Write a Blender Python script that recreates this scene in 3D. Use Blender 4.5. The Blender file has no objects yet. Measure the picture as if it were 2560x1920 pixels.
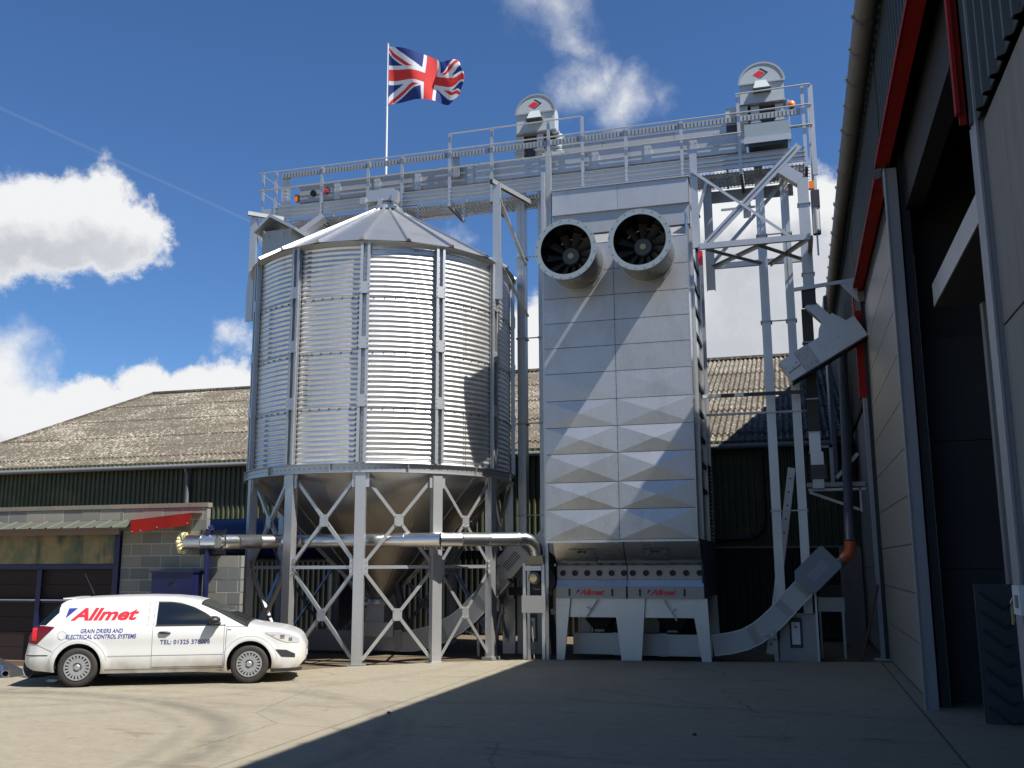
import bpy, bmesh, math, random
from math import sin, cos, pi, radians, sqrt, atan2
from mathutils import Vector, Matrix, noise
random.seed(7)
SC = bpy.context.scene
COL = SC.collection

# ------------------------------------------------------------------ camera
def cam_axes(p, r, y):
    F = Vector((-sin(y)*cos(p), cos(y)*cos(p), sin(p))); R0 = Vector((cos(y), sin(y), 0)); U0 = R0.cross(F)
    return cos(r)*R0+sin(r)*U0, -sin(r)*R0+cos(r)*U0, F
CR, CU, CF = cam_axes(radians(10.46), radians(-0.25), radians(16.11))
cd = bpy.data.cameras.new("camera"); cam = bpy.data.objects.new("camera", cd); COL.objects.link(cam)
cd.sensor_width = 36; cd.lens = 2438/2560*36; cd.clip_end = 3000; cd.clip_start = 0.05
cam.matrix_world = Matrix(((CR.x, CU.x, -CF.x, 0), (CR.y, CU.y, -CF.y, 0), (CR.z, CU.z, -CF.z, 2.0), (0, 0, 0, 1)))
SC.camera = cam
SC.view_settings.view_transform = 'Standard'; SC.view_settings.look = 'None'
SC.view_settings.exposure = 0.75; SC.view_settings.gamma = 1.0; SC.view_settings.use_curve_mapping = False
SC.cycles.max_bounces = 6; SC.cycles.glossy_bounces = 4; SC.cycles.diffuse_bounces = 3
SC.cycles.sample_clamp_indirect = 6

# ------------------------------------------------------------------ sun and sky
SUN = Vector((.68, -.25, 1)).normalized()
sd = bpy.data.lights.new("sun", 'SUN'); sun = bpy.data.objects.new("sun", sd); COL.objects.link(sun)
sd.energy = 5.0; sd.angle = radians(.53); sd.color = (1, .97, .925)
sun.rotation_euler = (-SUN).to_track_quat('-Z', 'Y').to_euler(); sun.location = (8, -8, 30)
world = bpy.data.worlds.new("World"); SC.world = world; world.cycles.sampling_method = 'MANUAL'; world.cycles.sample_map_resolution = 256; world.use_nodes = True
wn, wl = world.node_tree.nodes, world.node_tree.links; wn.clear()

class NT:
    def __init__(s, nodes, links): s.n, s.l = nodes, links
    def put(s, sock, v):
        if isinstance(v, bpy.types.NodeSocket): s.l.new(v, sock)
        elif v is not None: sock.default_value = v
    def math(s, op, a, b=None, c=None, clamp=False):
        m = s.n.new('ShaderNodeMath'); m.operation = op; m.use_clamp = clamp
        s.put(m.inputs[0], a); s.put(m.inputs[1], b)
        if c is not None: s.put(m.inputs[2], c)
        return m.outputs[0]
    def vec(s, op, a, b=None):
        m = s.n.new('ShaderNodeVectorMath'); m.operation = op; s.put(m.inputs[0], a); s.put(m.inputs[1], b)
        return m.outputs['Value'] if op in ('DISTANCE', 'LENGTH', 'DOT_PRODUCT') else m.outputs[0]
    def vscale(s, a, k):
        m = s.n.new('ShaderNodeVectorMath'); m.operation = 'SCALE'; s.put(m.inputs[0], a); s.put(m.inputs['Scale'], k); return m.outputs[0]
    def noise(s, v, scale, detail=4, rough=.55, out='Fac', dist=0):
        m = s.n.new('ShaderNodeTexNoise'); s.put(m.inputs['Vector'], v); m.inputs['Scale'].default_value = scale
        m.inputs['Detail'].default_value = detail; m.inputs['Roughness'].default_value = rough; m.inputs['Distortion'].default_value = dist
        return m.outputs[out]
    def voro(s, v, scale, out='Distance', feat='F1'):
        m = s.n.new('ShaderNodeTexVoronoi'); m.feature = feat; s.put(m.inputs['Vector'], v); m.inputs['Scale'].default_value = scale; return m.outputs[out]
    def ramp(s, f, a, b, lo=0., hi=1., smooth=True):
        m = s.n.new('ShaderNodeMapRange'); m.interpolation_type = 'SMOOTHSTEP' if smooth else 'LINEAR'
        s.put(m.inputs[0], f); m.inputs[1].default_value = a; m.inputs[2].default_value = b; m.inputs[3].default_value = lo; m.inputs[4].default_value = hi
        return m.outputs[0]
    def mix(s, f, a, b, mode='MIX'):
        m = s.n.new('ShaderNodeMix'); m.data_type = 'RGBA'; m.blend_type = mode; s.put(m.inputs[0], f)
        for k, v in ((6, a), (7, b)):
            s.put(m.inputs[k], v if isinstance(v, bpy.types.NodeSocket) or len(v) == 4 else (*v, 1))
        return m.outputs[2]
    def coord(s, which='Object'):
        return s.n.new('ShaderNodeTexCoord').outputs[which]
    def geo(s): return s.n.new('ShaderNodeNewGeometry').outputs['Position']
    def scalev(s, v, k):
        m = s.n.new('ShaderNodeMapping'); s.put(m.inputs['Vector'], v); m.inputs['Scale'].default_value = k; return m.outputs[0]
    def sep(s, v):
        m = s.n.new('ShaderNodeSeparateXYZ'); s.put(m.inputs[0], v); return m.outputs
    def bump(s, h, strength=.3, dist=.01):
        m = s.n.new('ShaderNodeBump'); s.put(m.inputs['Height'], h); m.inputs['Strength'].default_value = strength; m.inputs['Distance'].default_value = dist; return m.outputs[0]

def px_dir(x, y):      # direction of a point of the sky as read off the photograph (2212 x 1659 view)
    s = 2560/2212
    return (CF + CR*((x*s-1280)/2438) - CU*((y*s-960)/2438)).normalized()
W = NT(wn, wl)
sky = wn.new('ShaderNodeTexSky'); sky.sky_type = 'NISHITA'; sky.sun_disc = False
sky.sun_elevation = math.asin(SUN.z); sky.sun_rotation = atan2(SUN.x, SUN.y)
sky.air_density = 1.0; sky.dust_density = .35; sky.ozone_density = 2.2; sky.altitude = 50
gen = W.coord('Generated')
nz = W.noise(gen, 8.0, 4, .6, 'Color')
off = W.vscale(W.vec('SUBTRACT', nz, (.5, .5, .5)), .095)
nz2 = W.noise(gen, 26.0, 6, .7, 'Color')
off2 = W.vscale(W.vec('SUBTRACT', nz2, (.5, .5, .5)), .05)
vd = W.vec('ADD', W.vec('ADD', gen, off), off2)
BLOBS = [(25, 500, .06, 1.3), (95, 505, .062, 1.31), (205, 480, .064, 1.3), (290, 495, .048, 1.3), (110, 545, .045, 1.1), (-50, 500, .055, 1.2), (225, 540, .04, 1.1),
         (40, 850, .06, .5), (-60, 850, .08, .7), (90, 980, .08, 1.31), (200, 900, .045, 1.1), (330, 880, .055, 1.3), (440, 870, .055, 1.31), (530, 885, .045, 1.1), (240, 960, .07, 1.2),
         (520, 735, .032, .40), (1215, 5, .055, .25), (1150, -10, .05, .22), (1240, 70, .04, .25), (1245, 180, .05, .30), (1330, 212, .05, .31), (1285, 150, .035, .28), (1420, 215, .03, .18),
         (1590, 500, .075, 1.3), (1720, 480, .07, 1.31), (1650, 640, .13, 1.3), (1560, 770, .11, 1.31), (1390, 730, .11, 1.3),
         (1160, 720, .06, 1.1), (1000, 485, .03, .2), (1060, 830, .08, 1.2), (800, 910, .1, 1.2), (1950, 560, .12, 1.1)]
BIG = [b for b in BLOBS if b[3] >= 1.3]
def field(v, bl=BLOBS):
    acc = None
    for (x, y, r, w) in bl:
        d = px_dir(x, y)
        val = W.math('MULTIPLY_ADD', W.vec('DISTANCE', v, tuple(d)), -w/r, w)
        acc = val if acc is None else W.math('MAXIMUM', acc, val)
    return acc
dens = field(vd)
# unseen rest of the sky: broken cloud thinned to lower the ambient light
away = W.ramp(W.vec('DOT_PRODUCT', gen, tuple(CF)), .80, .62)
zs = W.sep(gen)[2]
flat = W.vec('DIVIDE', vd, W.math('ADD', W.math('MAXIMUM', zs, 0.), .35))
rest = W.math('MULTIPLY', W.ramp(W.noise(flat, 1.6, 3, .5), .60, .74), away)
dens = W.math('MAXIMUM', dens, rest)
alpha = W.ramp(dens, .04, .42)
above = field(W.vec('ADD', vd, (.005, -.01, .042)), BIG)
core = W.math('MULTIPLY', W.ramp(above, .08, .7), W.ramp(dens, .15, .7))
det = W.noise(vd, 16, 3, .6)
shade = W.math('MULTIPLY', core, W.ramp(det, .25, .75, .75, 1.1), clamp=True)
ccol = W.mix(shade, (10.6, 10.7, 10.8), (6.6, 6.9, 7.5))
skyc = W.mix(1.0, sky.outputs[0], (.70, 1.03, 1.43), 'MULTIPLY')
p1, p2 = px_dir(0, 233), px_dir(540, 478)
nrm = p1.cross(p2).normalized()
trail = W.math('MULTIPLY', W.ramp(W.math('ABSOLUTE', W.vec('DOT_PRODUCT', W.vec('ADD', gen, W.vscale(off2, .02)), tuple(nrm))), .0005, .0020, .075, 0.), W.ramp(W.vec('DOT_PRODUCT', gen, tuple(px_dir(200, 330))), .955, .985))
mixc = W.mix(alpha, skyc, ccol)
mixc = W.mix(trail, mixc, (7, 7, 7.4))
bg = wn.new('ShaderNodeBackground'); bg.inputs['Strength'].default_value = .050
wl.new(mixc, bg.inputs['Color'])
wo = wn.new('ShaderNodeOutputWorld'); wl.new(bg.outputs[0], wo.inputs[0])

# ------------------------------------------------------------------ materials
MATS = {}
def mat(name, col, rough=.6, metal=0., spec=.5, fn=None, coat=0.):
    if name in MATS: return MATS[name]
    m = bpy.data.materials.new(name); m.use_nodes = True; nt = NT(m.node_tree.nodes, m.node_tree.links)
    b = m.node_tree.nodes['Principled BSDF']
    b.inputs['Base Color'].default_value = (*col, 1); b.inputs['Roughness'].default_value = rough; b.inputs['Metallic'].default_value = metal
    b.inputs['Specular IOR Level'].default_value = spec; b.inputs['Coat Weight'].default_value = coat; b.inputs['Coat Roughness'].default_value = .04
    if fn: fn(nt, b)
    MATS[name] = m; return m
def galv(c, r, rv=.12, sc=1., dirt=.18, bumps=.0, blotch=.0):
    def f(t, b):
        g = t.geo()
        a = t.voro(g, 26*sc, 'Color'); n = t.noise(g, 2.2, 5, .6)
        s = t.noise(t.scalev(g, (3, 3, .35)), 2.0, 4, .6)
        k = t.math('ADD', t.math('MULTIPLY', t.sep(a)[0], .10), t.math('MULTIPLY', n, .22))
        k = t.math('ADD', k, t.math('MULTIPLY', s, dirt)); oi = t.n.new('ShaderNodeObjectInfo').outputs['Random']; k = t.math('ADD', k, t.math('MULTIPLY_ADD', oi, .16, -.08), clamp=True)
        if blotch: k = t.math('ADD', k, t.math('MULTIPLY', t.ramp(t.noise(t.scalev(g, (1, 1, .45)), 1.3, 6, .68), .48, .66), blotch))
        t.put(b.inputs['Base Color'], t.mix(k, tuple(x*1.12 for x in c), tuple(x*.62 for x in c)))
        t.put(b.inputs['Roughness'], t.math('MULTIPLY_ADD', n, rv, r-rv*.5))
        if bumps: t.put(b.inputs['Normal'], t.bump(t.noise(g, 3.5, 3, .5), bumps, .02))
    return f
GALV = mat('galvanised_steel', (.46, .485, .50), .40, .8, fn=galv((.53, .53, .52), .44))
GALVD = mat('dull_galvanised_steel', (.35, .375, .385), .5, .7, fn=galv((.40, .405, .40), .5))
SHEET = mat('bright_zinc_sheet', (.80, .79, .76), .38, 1., fn=galv((.82, .805, .77), .44, .1, .8, .25, .0, .22))
CONE = mat('cone_sheet', (.62, .60, .56), .30, 1., fn=galv((.46, .455, .44), .34, .12, .8, .3, .15, .2))
DRY = mat('drier_sheet', (.56, .585, .62), .52, 1., fn=galv((.53, .53, .525), .52, .08, 1.2, .2, .05, .2))
DUCT = mat('duct_sheet', (.62, .63, .61), .24, 1., fn=galv((.20, .195, .175), .20, .06, .8, .1))
HOOD = mat('hood_sheet', (.5, .5, .49), .28, 1., fn=galv((.48, .48, .47), .28, .1, .8, .15))
PIPE = mat('spiral_pipe', (.74, .75, .76), .2, 1., fn=galv((.66, .66, .65), .33, .08))
PALE = mat('pale_flange_paint', (.25, .30, .33), .5, .1)
OFFW = mat('off_white_panel', (.50, .49, .46), .5, .2, fn=galv((.32, .31, .285), .5, .1, 1, .15))
BLACK = mat('matt_black', (.012, .012, .012), .6)
DARK = mat('dark_steel', (.05, .05, .055), .5, .4)
BLADE = mat('fan_blade_grey', (.09, .088, .085), .5, .2)
BRASS = mat('hub_boss', (.45, .36, .18), .4, .6)
RED = mat('red_flashing_paint', (.34, .014, .008), .6, spec=.15, fn=lambda t, b: t.put(b.inputs['Base Color'], t.mix(t.ramp(t.noise(t.scalev(t.geo(), (1, 1, .5)), 1.8, 5, .6), .3, .75), (.30, .014, .008), (.19, .012, .009))))
REDL = mat('red_vinyl', (.62, .02, .035), .4)
NAVYL = mat('navy_vinyl', (.03, .04, .25), .4)
NAVY = mat('navy_paint', (.006, .008, .055), .4, fn=lambda t, b: t.put(b.inputs['Base Color'], t.mix(t.ramp(t.noise(t.geo(), 3, 5), .55, .8), (.006, .008, .055), (.02, .018, .035))))
ORANGE = mat('orange_plastic', (.85, .22, .02), .35)
TERRA = mat('terracotta_plastic', (.55, .10, .025), .4)
FOAM = mat('expanding_foam', (.75, .66, .34), .9)
RUBBER = mat('tyre_rubber', (.022, .021, .02), .75, fn=lambda t, b: t.put(b.inputs['Base Color'], t.mix(t.noise(t.coord(), 8, 4), (.012, .011, .011), (.045, .038, .03))))
def f_conc(t, b):
    g = t.geo(); n = t.noise(g, .55, 6, .6); n2 = t.noise(g, 9, 5, .65); n3 = t.noise(g, 90, 3, .7); sp = t.voro(g, 60)
    col = t.mix(n, (.225, .195, .135), (.295, .260, .188))
    col = t.mix(t.math('MULTIPLY', t.ramp(n2, .38, .72), .42), col, (.155, .13, .095)); col = t.mix(t.math('MULTIPLY', t.ramp(t.noise(t.scalev(g, (1, 1.6, 1)), 2.6, 5, .7), .45, .7), .30), col, (.34, .305, .23))
    col = t.mix(t.math('MULTIPLY', t.ramp(n3, .35, .7), .22), col, (.32, .29, .22))
    xy = t.sep(g); dark = None
    for (cx, cy, r, w, k) in ((-11.38, 8.32, 5.24, .17, .62), (-11.4, 8.3, 4.75, .10, .3), (-11.38, 8.2, 5.55, .07, .3), (-9.5, 10.18, 4.74, .15, .45), (-9.5, 10.1, 5.05, .07, .3), (-10.37, 6.65, 6.9, .12, .3), (-2, 2, 12.5, .16, .22), (-16, 20, 9.3, .14, .22)):
        dx = t.math('SUBTRACT', xy[0], cx); dy = t.math('SUBTRACT', xy[1], cy)
        d = t.math('SQRT', t.math('ADD', t.math('MULTIPLY', dx, dx), t.math('MULTIPLY', dy, dy)))
        e = t.math('ABSOLUTE', t.math('ADD', d, t.math('MULTIPLY_ADD', t.noise(g, .5, 3, .6), .36, -r-.18)))
        m = t.math('MULTIPLY', t.ramp(e, w*2.1, .0), k); dark = m if dark is None else t.math('MAXIMUM', dark, m)
    dark = t.math('MULTIPLY', dark, t.ramp(t.noise(g, 1.1, 6, .75), .30, .56))
    col = t.mix(dark, col, (.10, .092, .078))
    st = t.ramp(t.noise(t.scalev(g, (.35, 1.6, 1)), 1.1, 5, .65), .56, .72)
    col = t.mix(t.math('MULTIPLY', st, .22), col, (.11, .097, .078))
    col = t.mix(t.math('MULTIPLY', t.ramp(t.noise(g, .28, 4, .55, dist=.5), .52, .68), .35), col, (.28, .245, .175))
    blot = t.math('MULTIPLY', t.ramp(t.voro(g, 1.1), .10, .02), .5)
    col = t.mix(blot, col, (.12, .105, .09))
    for (jx, jw) in ((1.5, .025), (-5.75, .012), (-12.6, .012), (8.0, .012)):
        j = t.ramp(t.math('ABSOLUTE', t.math('ADD', t.math('SUBTRACT', xy[0], jx), t.math('MULTIPLY', t.math('SUBTRACT', n2, .5), .03))), jw, jw*.4)
        col = t.mix(t.math('MULTIPLY', j, .75), col, (.05, .043, .035))
    wob = t.vec('ADD', g, t.vscale(t.noise(g, 2.5, 3, .6, 'Color'), .14))
    ck = t.math('MULTIPLY', t.ramp(t.voro(wob, .22, 'Distance', 'DISTANCE_TO_EDGE'), .0045, .001), t.ramp(t.noise(g, .25, 2), .45, .55)); col = t.mix(t.math('MULTIPLY', ck, .38), col, (.05, .043, .035))
    grit = t.math('MULTIPLY', t.ramp(t.voro(g, 5.5), .05, .025), .75); col = t.mix(grit, col, (.09, .08, .065)); grit2 = t.math('MULTIPLY', t.ramp(t.voro(t.vec('ADD', g, (3.3, 1.7, 0)), 4.1), .035, .02), .6); col = t.mix(grit2, col, (.5, .47, .4))
    rust = t.math('MULTIPLY', t.ramp(t.noise(t.scalev(g, (.5, 1.4, 1)), .9, 5, .7, dist=.6), .58, .68), .45); col = t.mix(rust, col, (.13, .075, .04))
    t.put(b.inputs['Base Color'], col)
    t.put(b.inputs['Normal'], t.bump(t.math('ADD', n3, t.math('MULTIPLY', n2, .6)), .5, .012))
CONC = mat('yard_concrete', (.3, .26, .19), .85, spec=.25, fn=f_conc)
def f_dirt(t, b):
    g = t.geo(); n = t.noise(g, 1.2, 6, .65); n2 = t.noise(g, 14, 5, .7)
    c = t.mix(n, (.10, .075, .05), (.22, .17, .11)); c = t.mix(t.math('MULTIPLY', n2, .4), c, (.10, .08, .06))
    t.put(b.inputs['Base Color'], c); t.put(b.inputs['Normal'], t.bump(n2, .8, .04))
DIRT = mat('hard_dirt', (.22, .17, .11), .95, spec=.1, fn=f_dirt)
def f_panelc(t, b):
    g = t.geo(); n = t.noise(g, .8, 5, .6); s = t.noise(t.scalev(g, (1, 2.5, .22)), 1.6, 5, .65); n3 = t.noise(g, 40, 3, .6)
    c = t.mix(n, (.27, .25, .225), (.185, .172, .155)); c = t.mix(t.math('MULTIPLY', t.ramp(s, .45, .7), .45), c, (.125, .115, .10)); c = t.mix(t.math('MULTIPLY', n3, .2), c, (.15, .14, .13))
    t.put(b.inputs['Base Color'], c); t.put(b.inputs['Normal'], t.bump(n3, .25, .004))
CPAN = mat('precast_concrete', (.4, .37, .32), .8, fn=f_panelc)
def blockf(c0, c1):
    def f(t, b):
        oi = t.n.new('ShaderNodeObjectInfo').outputs['Random']; g = t.geo()
        c = t.mix(oi, c0, c1); c = t.mix(t.math('MULTIPLY', t.ramp(t.noise(g, 60, 3, .7), .4, .65), .3), c, tuple(x*.55 for x in c0))
        c = t.mix(t.math('MULTIPLY', t.ramp(t.noise(g, 2.3, 4, .6), .5, .7), .3), c, (.15, .14, .12))
        t.put(b.inputs['Base Color'], c); t.put(b.inputs['Normal'], t.bump(t.noise(g, 70, 3, .7), .5, .006))
    return f
BLOCK = mat('concrete_block', (.3, .3, .27), .9, fn=blockf((.28, .255, .20), (.155, .16, .145)))
BRICKM = mat('coping_brick', (.3, .26, .2), .9, fn=blockf((.27, .22, .16), (.19, .17, .135)))
MORT = mat('pale_mortar', (.46, .43, .36), .95)
def f_green(t, b):
    g = t.geo(); s = t.noise(t.scalev(g, (3, 3, .5)), 2, 5, .65)
    c = t.mix(s, (.075, .085, .038), (.035, .042, .021)); c = t.mix(t.math('MULTIPLY', t.ramp(t.noise(g, 1.1, 5), .5, .75), .5), c, (.14, .145, .075))
    t.put(b.inputs['Base Color'], c)
GREEN = mat('faded_green_cladding', (.07, .08, .035), .6, fn=f_green)
JUNI = mat('juniper_cladding', (.045, .055, .045), .45, fn=lambda t, b: t.put(b.inputs['Base Color'], t.mix(t.noise(t.geo(), 1.5, 4), (.045, .05, .038), (.026, .03, .024))))
def f_asb(t, b):
    g = t.geo(); n = t.noise(g, .7, 5, .6); fine = t.noise(t.scalev(g, (7, 2.6, 2.6)), 2.0, 6, .75); f2 = t.noise(t.scalev(g, (9, 6, 6)), 2.6, 4, .75)
    rw = t.ramp(t.noise(g, .35, 3, .5), .35, .65, .0, .05)
    m = t.ramp(t.math('ADD', t.math('MULTIPLY', fine, .6), t.math('ADD', t.math('MULTIPLY', f2, .4), rw)), .54, .60)
    c = t.mix(n, (.085, .073, .056), (.125, .108, .085)); c = t.mix(t.math('MULTIPLY', t.ramp(fine, .5, .3), .6), c, (.07, .06, .045))
    c = t.mix(m, c, (.33, .295, .235))
    t.put(b.inputs['Base Color'], c)
ASB = mat('lichened_cement_sheet', (.2, .18, .14), .95, spec=.1, fn=f_asb)
CREAM = mat('cream_door_panel', (.48, .455, .38), .45, fn=lambda t, b: t.put(b.inputs['Base Color'], t.mix(t.noise(t.scalev(t.geo(), (1, 2, .4)), 1.2, 5), (.29, .272, .225), (.215, .20, .168))))
PVCG = mat('grey_plastic', (.16, .165, .17), .4)
PVCGL = mat('light_grey_gutter', (.17, .16, .15), .6)
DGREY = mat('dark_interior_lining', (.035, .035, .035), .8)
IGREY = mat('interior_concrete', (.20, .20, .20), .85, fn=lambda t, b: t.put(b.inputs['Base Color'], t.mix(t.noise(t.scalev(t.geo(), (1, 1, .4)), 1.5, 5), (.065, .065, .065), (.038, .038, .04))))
def f_ply(t, b):
    g = t.geo(); n = t.noise(g, 1.6, 5, .65)
    c = t.mix(t.ramp(n, .35, .6), (.10, .115, .045), (.26, .19, .075)); c = t.mix(t.ramp(t.noise(t.scalev(g, (2, 1, .7)), 1.1, 4), .48, .62), c, (.045, .06, .032))
    t.put(b.inputs['Base Color'], c)
DIRTYP = mat('dirty_translucent_sheet', (.15, .13, .06), .45, fn=f_ply)
BROWN = mat('dark_brown_board', (.06, .032, .022), .8, fn=lambda t, b: t.put(b.inputs['Base Color'], t.mix(t.noise(t.scalev(t.geo(), (.4, 1, 6)), 3, 4), (.028, .013, .009), (.012, .007, .006))))
TIMBER = mat('weathered_timber', (.20, .13, .09), .85)
def f_white(t, b):
    p = t.coord(); z = t.sep(p)[2]
    k = t.math('MULTIPLY', t.ramp(z, .55, .2), t.ramp(t.noise(p, 3.0, 4), .3, .7, .25, .9))
    t.put(b.inputs['Base Color'], t.mix(k, (.64, .64, .61), (.30, .24, .15)))
WHITE = mat('white_car_paint', (.8, .8, .77), .32, coat=.6, fn=f_white)
SMOKED = mat('dark_window_glass', (.006, .010, .014), .03, spec=.7)
WSG = mat('windscreen_glass', (.035, .038, .034), .06, spec=.7)
TRIM = mat('black_trim', (.02, .02, .02), .45)
SEAM = mat('panel_gap', (.045, .045, .042), .8)
HUBC = mat('silver_wheel_trim', (.40, .40, .40), .38, .55)
LAMPG = mat('clear_lamp_lens', (.72, .74, .76), .12, .35)
CHROME = mat('chrome', (.75, .75, .76), .12, 1.)
TAIL = mat('red_tail_lens', (.12, .004, .007), .12, spec=.7)
TAILB = mat('bright_red_lens', (.75, .02, .03), .2)
WHITEP = mat('white_plastic', (.62, .63, .63), .4)
ALU = mat('ladder_aluminium', (.55, .54, .52), .45, .6)
RUST = mat('rusty_rod', (.10, .045, .03), .8)
FR = mat('flag_red_cloth', (.70, .045, .04), .8); FW = mat('flag_white_cloth', (.80, .80, .82), .8); FB = mat('flag_blue_cloth', (.02, .045, .20), .8)
for m_ in (FR, FW, FB):
    nt = m_.node_tree; b_ = nt.nodes['Principled BSDF']; tr = nt.nodes.new('ShaderNodeBsdfTranslucent'); tr.inputs[0].default_value = b_.inputs['Base Color'].default_value
    mx = nt.nodes.new('ShaderNodeMixShader'); mx.inputs[0].default_value = .4
    nt.links.new(b_.outputs[0], mx.inputs[1]); nt.links.new(tr.outputs[0], mx.inputs[2]); nt.links.new(mx.outputs[0], nt.nodes['Material Output'].inputs[0])

# ------------------------------------------------------------------ mesh helpers
ORG = {}
V = Vector
class MB:
    def __init__(s): s.v = []; s.f = []; s.mi = []
    def add(s, vs, fs, mi=0):
        o = len(s.v); s.v += [tuple(v) for v in vs]; s.f += [tuple(i+o for i in f) for f in fs]; s.mi += [mi]*len(fs); return s
    def box(s, x0, x1, y0, y1, z0, z1, mi=0):
        return s.add([(x0, y0, z0), (x1, y0, z0), (x1, y1, z0), (x0, y1, z0), (x0, y0, z1), (x1, y0, z1), (x1, y1, z1), (x0, y1, z1)],
                     [(0, 3, 2, 1), (4, 5, 6, 7), (0, 1, 5, 4), (1, 2, 6, 5), (2, 3, 7, 6), (3, 0, 4, 7)], mi)
    def beam(s, p, q, w, h, up=(0, 0, 1), ox=0., oh=0., mi=0):
        p, q, up = V(p), V(q), V(up); d = (q-p).normalized(); a = d.cross(up).normalized(); b = a.cross(d).normalized()
        vs = [e + a*(ox+i*w/2) + b*(oh+j*h/2) for e in (p, q) for (i, j) in ((-1, -1), (1, -1), (1, 1), (-1, 1))]
        return s.add(vs, [(0, 3, 2, 1), (4, 5, 6, 7), (0, 1, 5, 4), (1, 2, 6, 5), (2, 3, 7, 6), (3, 0, 4, 7)], mi)
    def chan(s, p, q, w, h, t=.012, up=(0, 0, 1)):   # web of width w facing 'up', flanges h deep behind it
        s.beam(p, q, w, t, up); s.beam(p, q, t, h-.002, up, w/2-t/2, -h/2); return s.beam(p, q, t, h-.002, up, -w/2+t/2, -h/2)
    def angle(s, p, q, w=.07, t=.01, up=(0, 0, 1)):
        s.beam(p, q, w, t, up); return s.beam(p, q, t, w-.002, up, -w/2+t/2, -w/2)
    def ring(s, c, a, b, rad, n):
        return [c + a*rad*cos(2*pi*i/n) + b*rad*sin(2*pi*i/n) for i in range(n)]
    def tube(s, pts, r, n=12, caps=True, mi=0):
        pts = [V(p) for p in pts]; rs = r if isinstance(r, (list, tuple)) else [r]*len(pts); o = len(s.v); prev = None; vs = []
        for i, p in enumerate(pts):
            d = (pts[min(i+1, len(pts)-1)]-pts[max(i-1, 0)]).normalized()
            if prev is None: a = d.orthogonal().normalized()
            else: a = (prev - d*prev.dot(d)).normalized()
            prev = a; vs += s.ring(p, a, d.cross(a), rs[i], n)
        fs = [(k*n+i, k*n+(i+1) % n, (k+1)*n+(i+1) % n, (k+1)*n+i) for k in range(len(pts)-1) for i in range(n)]
        if caps: fs += [tuple(range(n-1, -1, -1)), tuple((len(pts)-1)*n+i for i in range(n))]
        return s.add(vs, fs, mi)
    def lathe(s, prof, c, ax, n=32, mi=0, closed=False):   # prof: (distance along axis, radius)
        c, ax = V(c), V(ax).normalized(); a = ax.orthogonal().normalized(); b = ax.cross(a); vs = []
        for (h, r) in prof: vs += s.ring(c+ax*h, a, b, max(r, 1e-4), n)
        m = len(prof); fs = [(k*n+i, k*n+(i+1) % n, ((k+1) % m)*n+(i+1) % n, ((k+1) % m)*n+i) for k in range(m if closed else m-1) for i in range(n)]
        return s.add(vs, fs, mi)
    def prism(s, poly, f0, f1, mi=0):     # poly of 2D points, f0/f1 map them to 3D (front, back)
        n = len(poly); vs = [f0(*p) for p in poly]+[f1(*p) for p in poly]
        return s.add(vs, [tuple(range(n)), tuple(range(2*n-1, n-1, -1))]+[(i, i+n, (i+1) % n+n, (i+1) % n) for i in range(n)], mi)
    def grid(s, P, nu, nv, mi=0, close=False):
        vs = [P(i/nu, j/nv) for i in range(nu+1) for j in range(nv+1)]
        return s.add(vs, [(i*(nv+1)+j, (i+1)*(nv+1)+j, (i+1)*(nv+1)+j+1, i*(nv+1)+j+1) for i in range(nu) for j in range(nv)], mi)
    def mesh(s, name, mats, org=(0, 0, 0), smooth=None, fix=True):
        me = bpy.data.meshes.new(name); o = V(org)
        me.from_pydata([V(v)-o for v in s.v], [], s.f)
        for m in (mats if isinstance(mats, (list, tuple)) else [mats]): me.materials.append(m)
        me.polygons.foreach_set('material_index', s.mi)
        if fix:
            bm = bmesh.new(); bm.from_mesh(me); bmesh.ops.recalc_face_normals(bm, faces=bm.faces); bm.to_mesh(me); bm.free()
        if smooth:
            me.polygons.foreach_set('use_smooth', [True]*len(me.polygons))
            try: me.set_sharp_from_angle(angle=radians(smooth))
            except Exception: pass
        return me
    def part(s, name, mats, parent=None, smooth=None, fix=True, **kw):
        org = ORG.get(parent, V((0, 0, 0))) if parent else V((0, 0, 0))
        o = bpy.data.objects.new(name, s.mesh(name, mats, org, smooth, fix)); COL.objects.link(o); o.parent = parent
        ORG[o] = org
        for k, v in kw.items(): o[k] = v
        return o
def thing(name, loc, label, cat, group=None, rz=0., scale=1.):
    o = bpy.data.objects.new(name, None); COL.objects.link(o); o.location = loc; o.rotation_euler.z = rz; o.scale = (scale,)*3; o.empty_display_size = .2
    o['label'] = label; o['category'] = cat
    if group: o['group'] = group
    ORG[o] = V(loc); return o
def solo(mb, name, mats, label, cat, group=None, smooth=None):
    # a thing of one mesh with its origin on itself
    xs = [v[0] for v in mb.v]; ys = [v[1] for v in mb.v]; zz = min(v[2] for v in mb.v)
    org = V(((min(xs)+max(xs))/2, (min(ys)+max(ys))/2, zz))
    o = bpy.data.objects.new(name, mb.mesh(name, mats, org, smooth)); COL.objects.link(o); o.location = org
    o['label'] = label; o['category'] = cat
    if group: o['group'] = group
    return o
def inst(name, me, parent, loc, rot=None, **kw):
    o = bpy.data.objects.new(name, me); COL.objects.link(o); o.parent = parent; o.location = loc
    if rot is not None: o.rotation_euler = rot
    for k, v in kw.items(): o[k] = v
    return o
def structure(mb, name, m):
    o = mb.part(name, m); o['kind'] = 'structure'; return o
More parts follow.
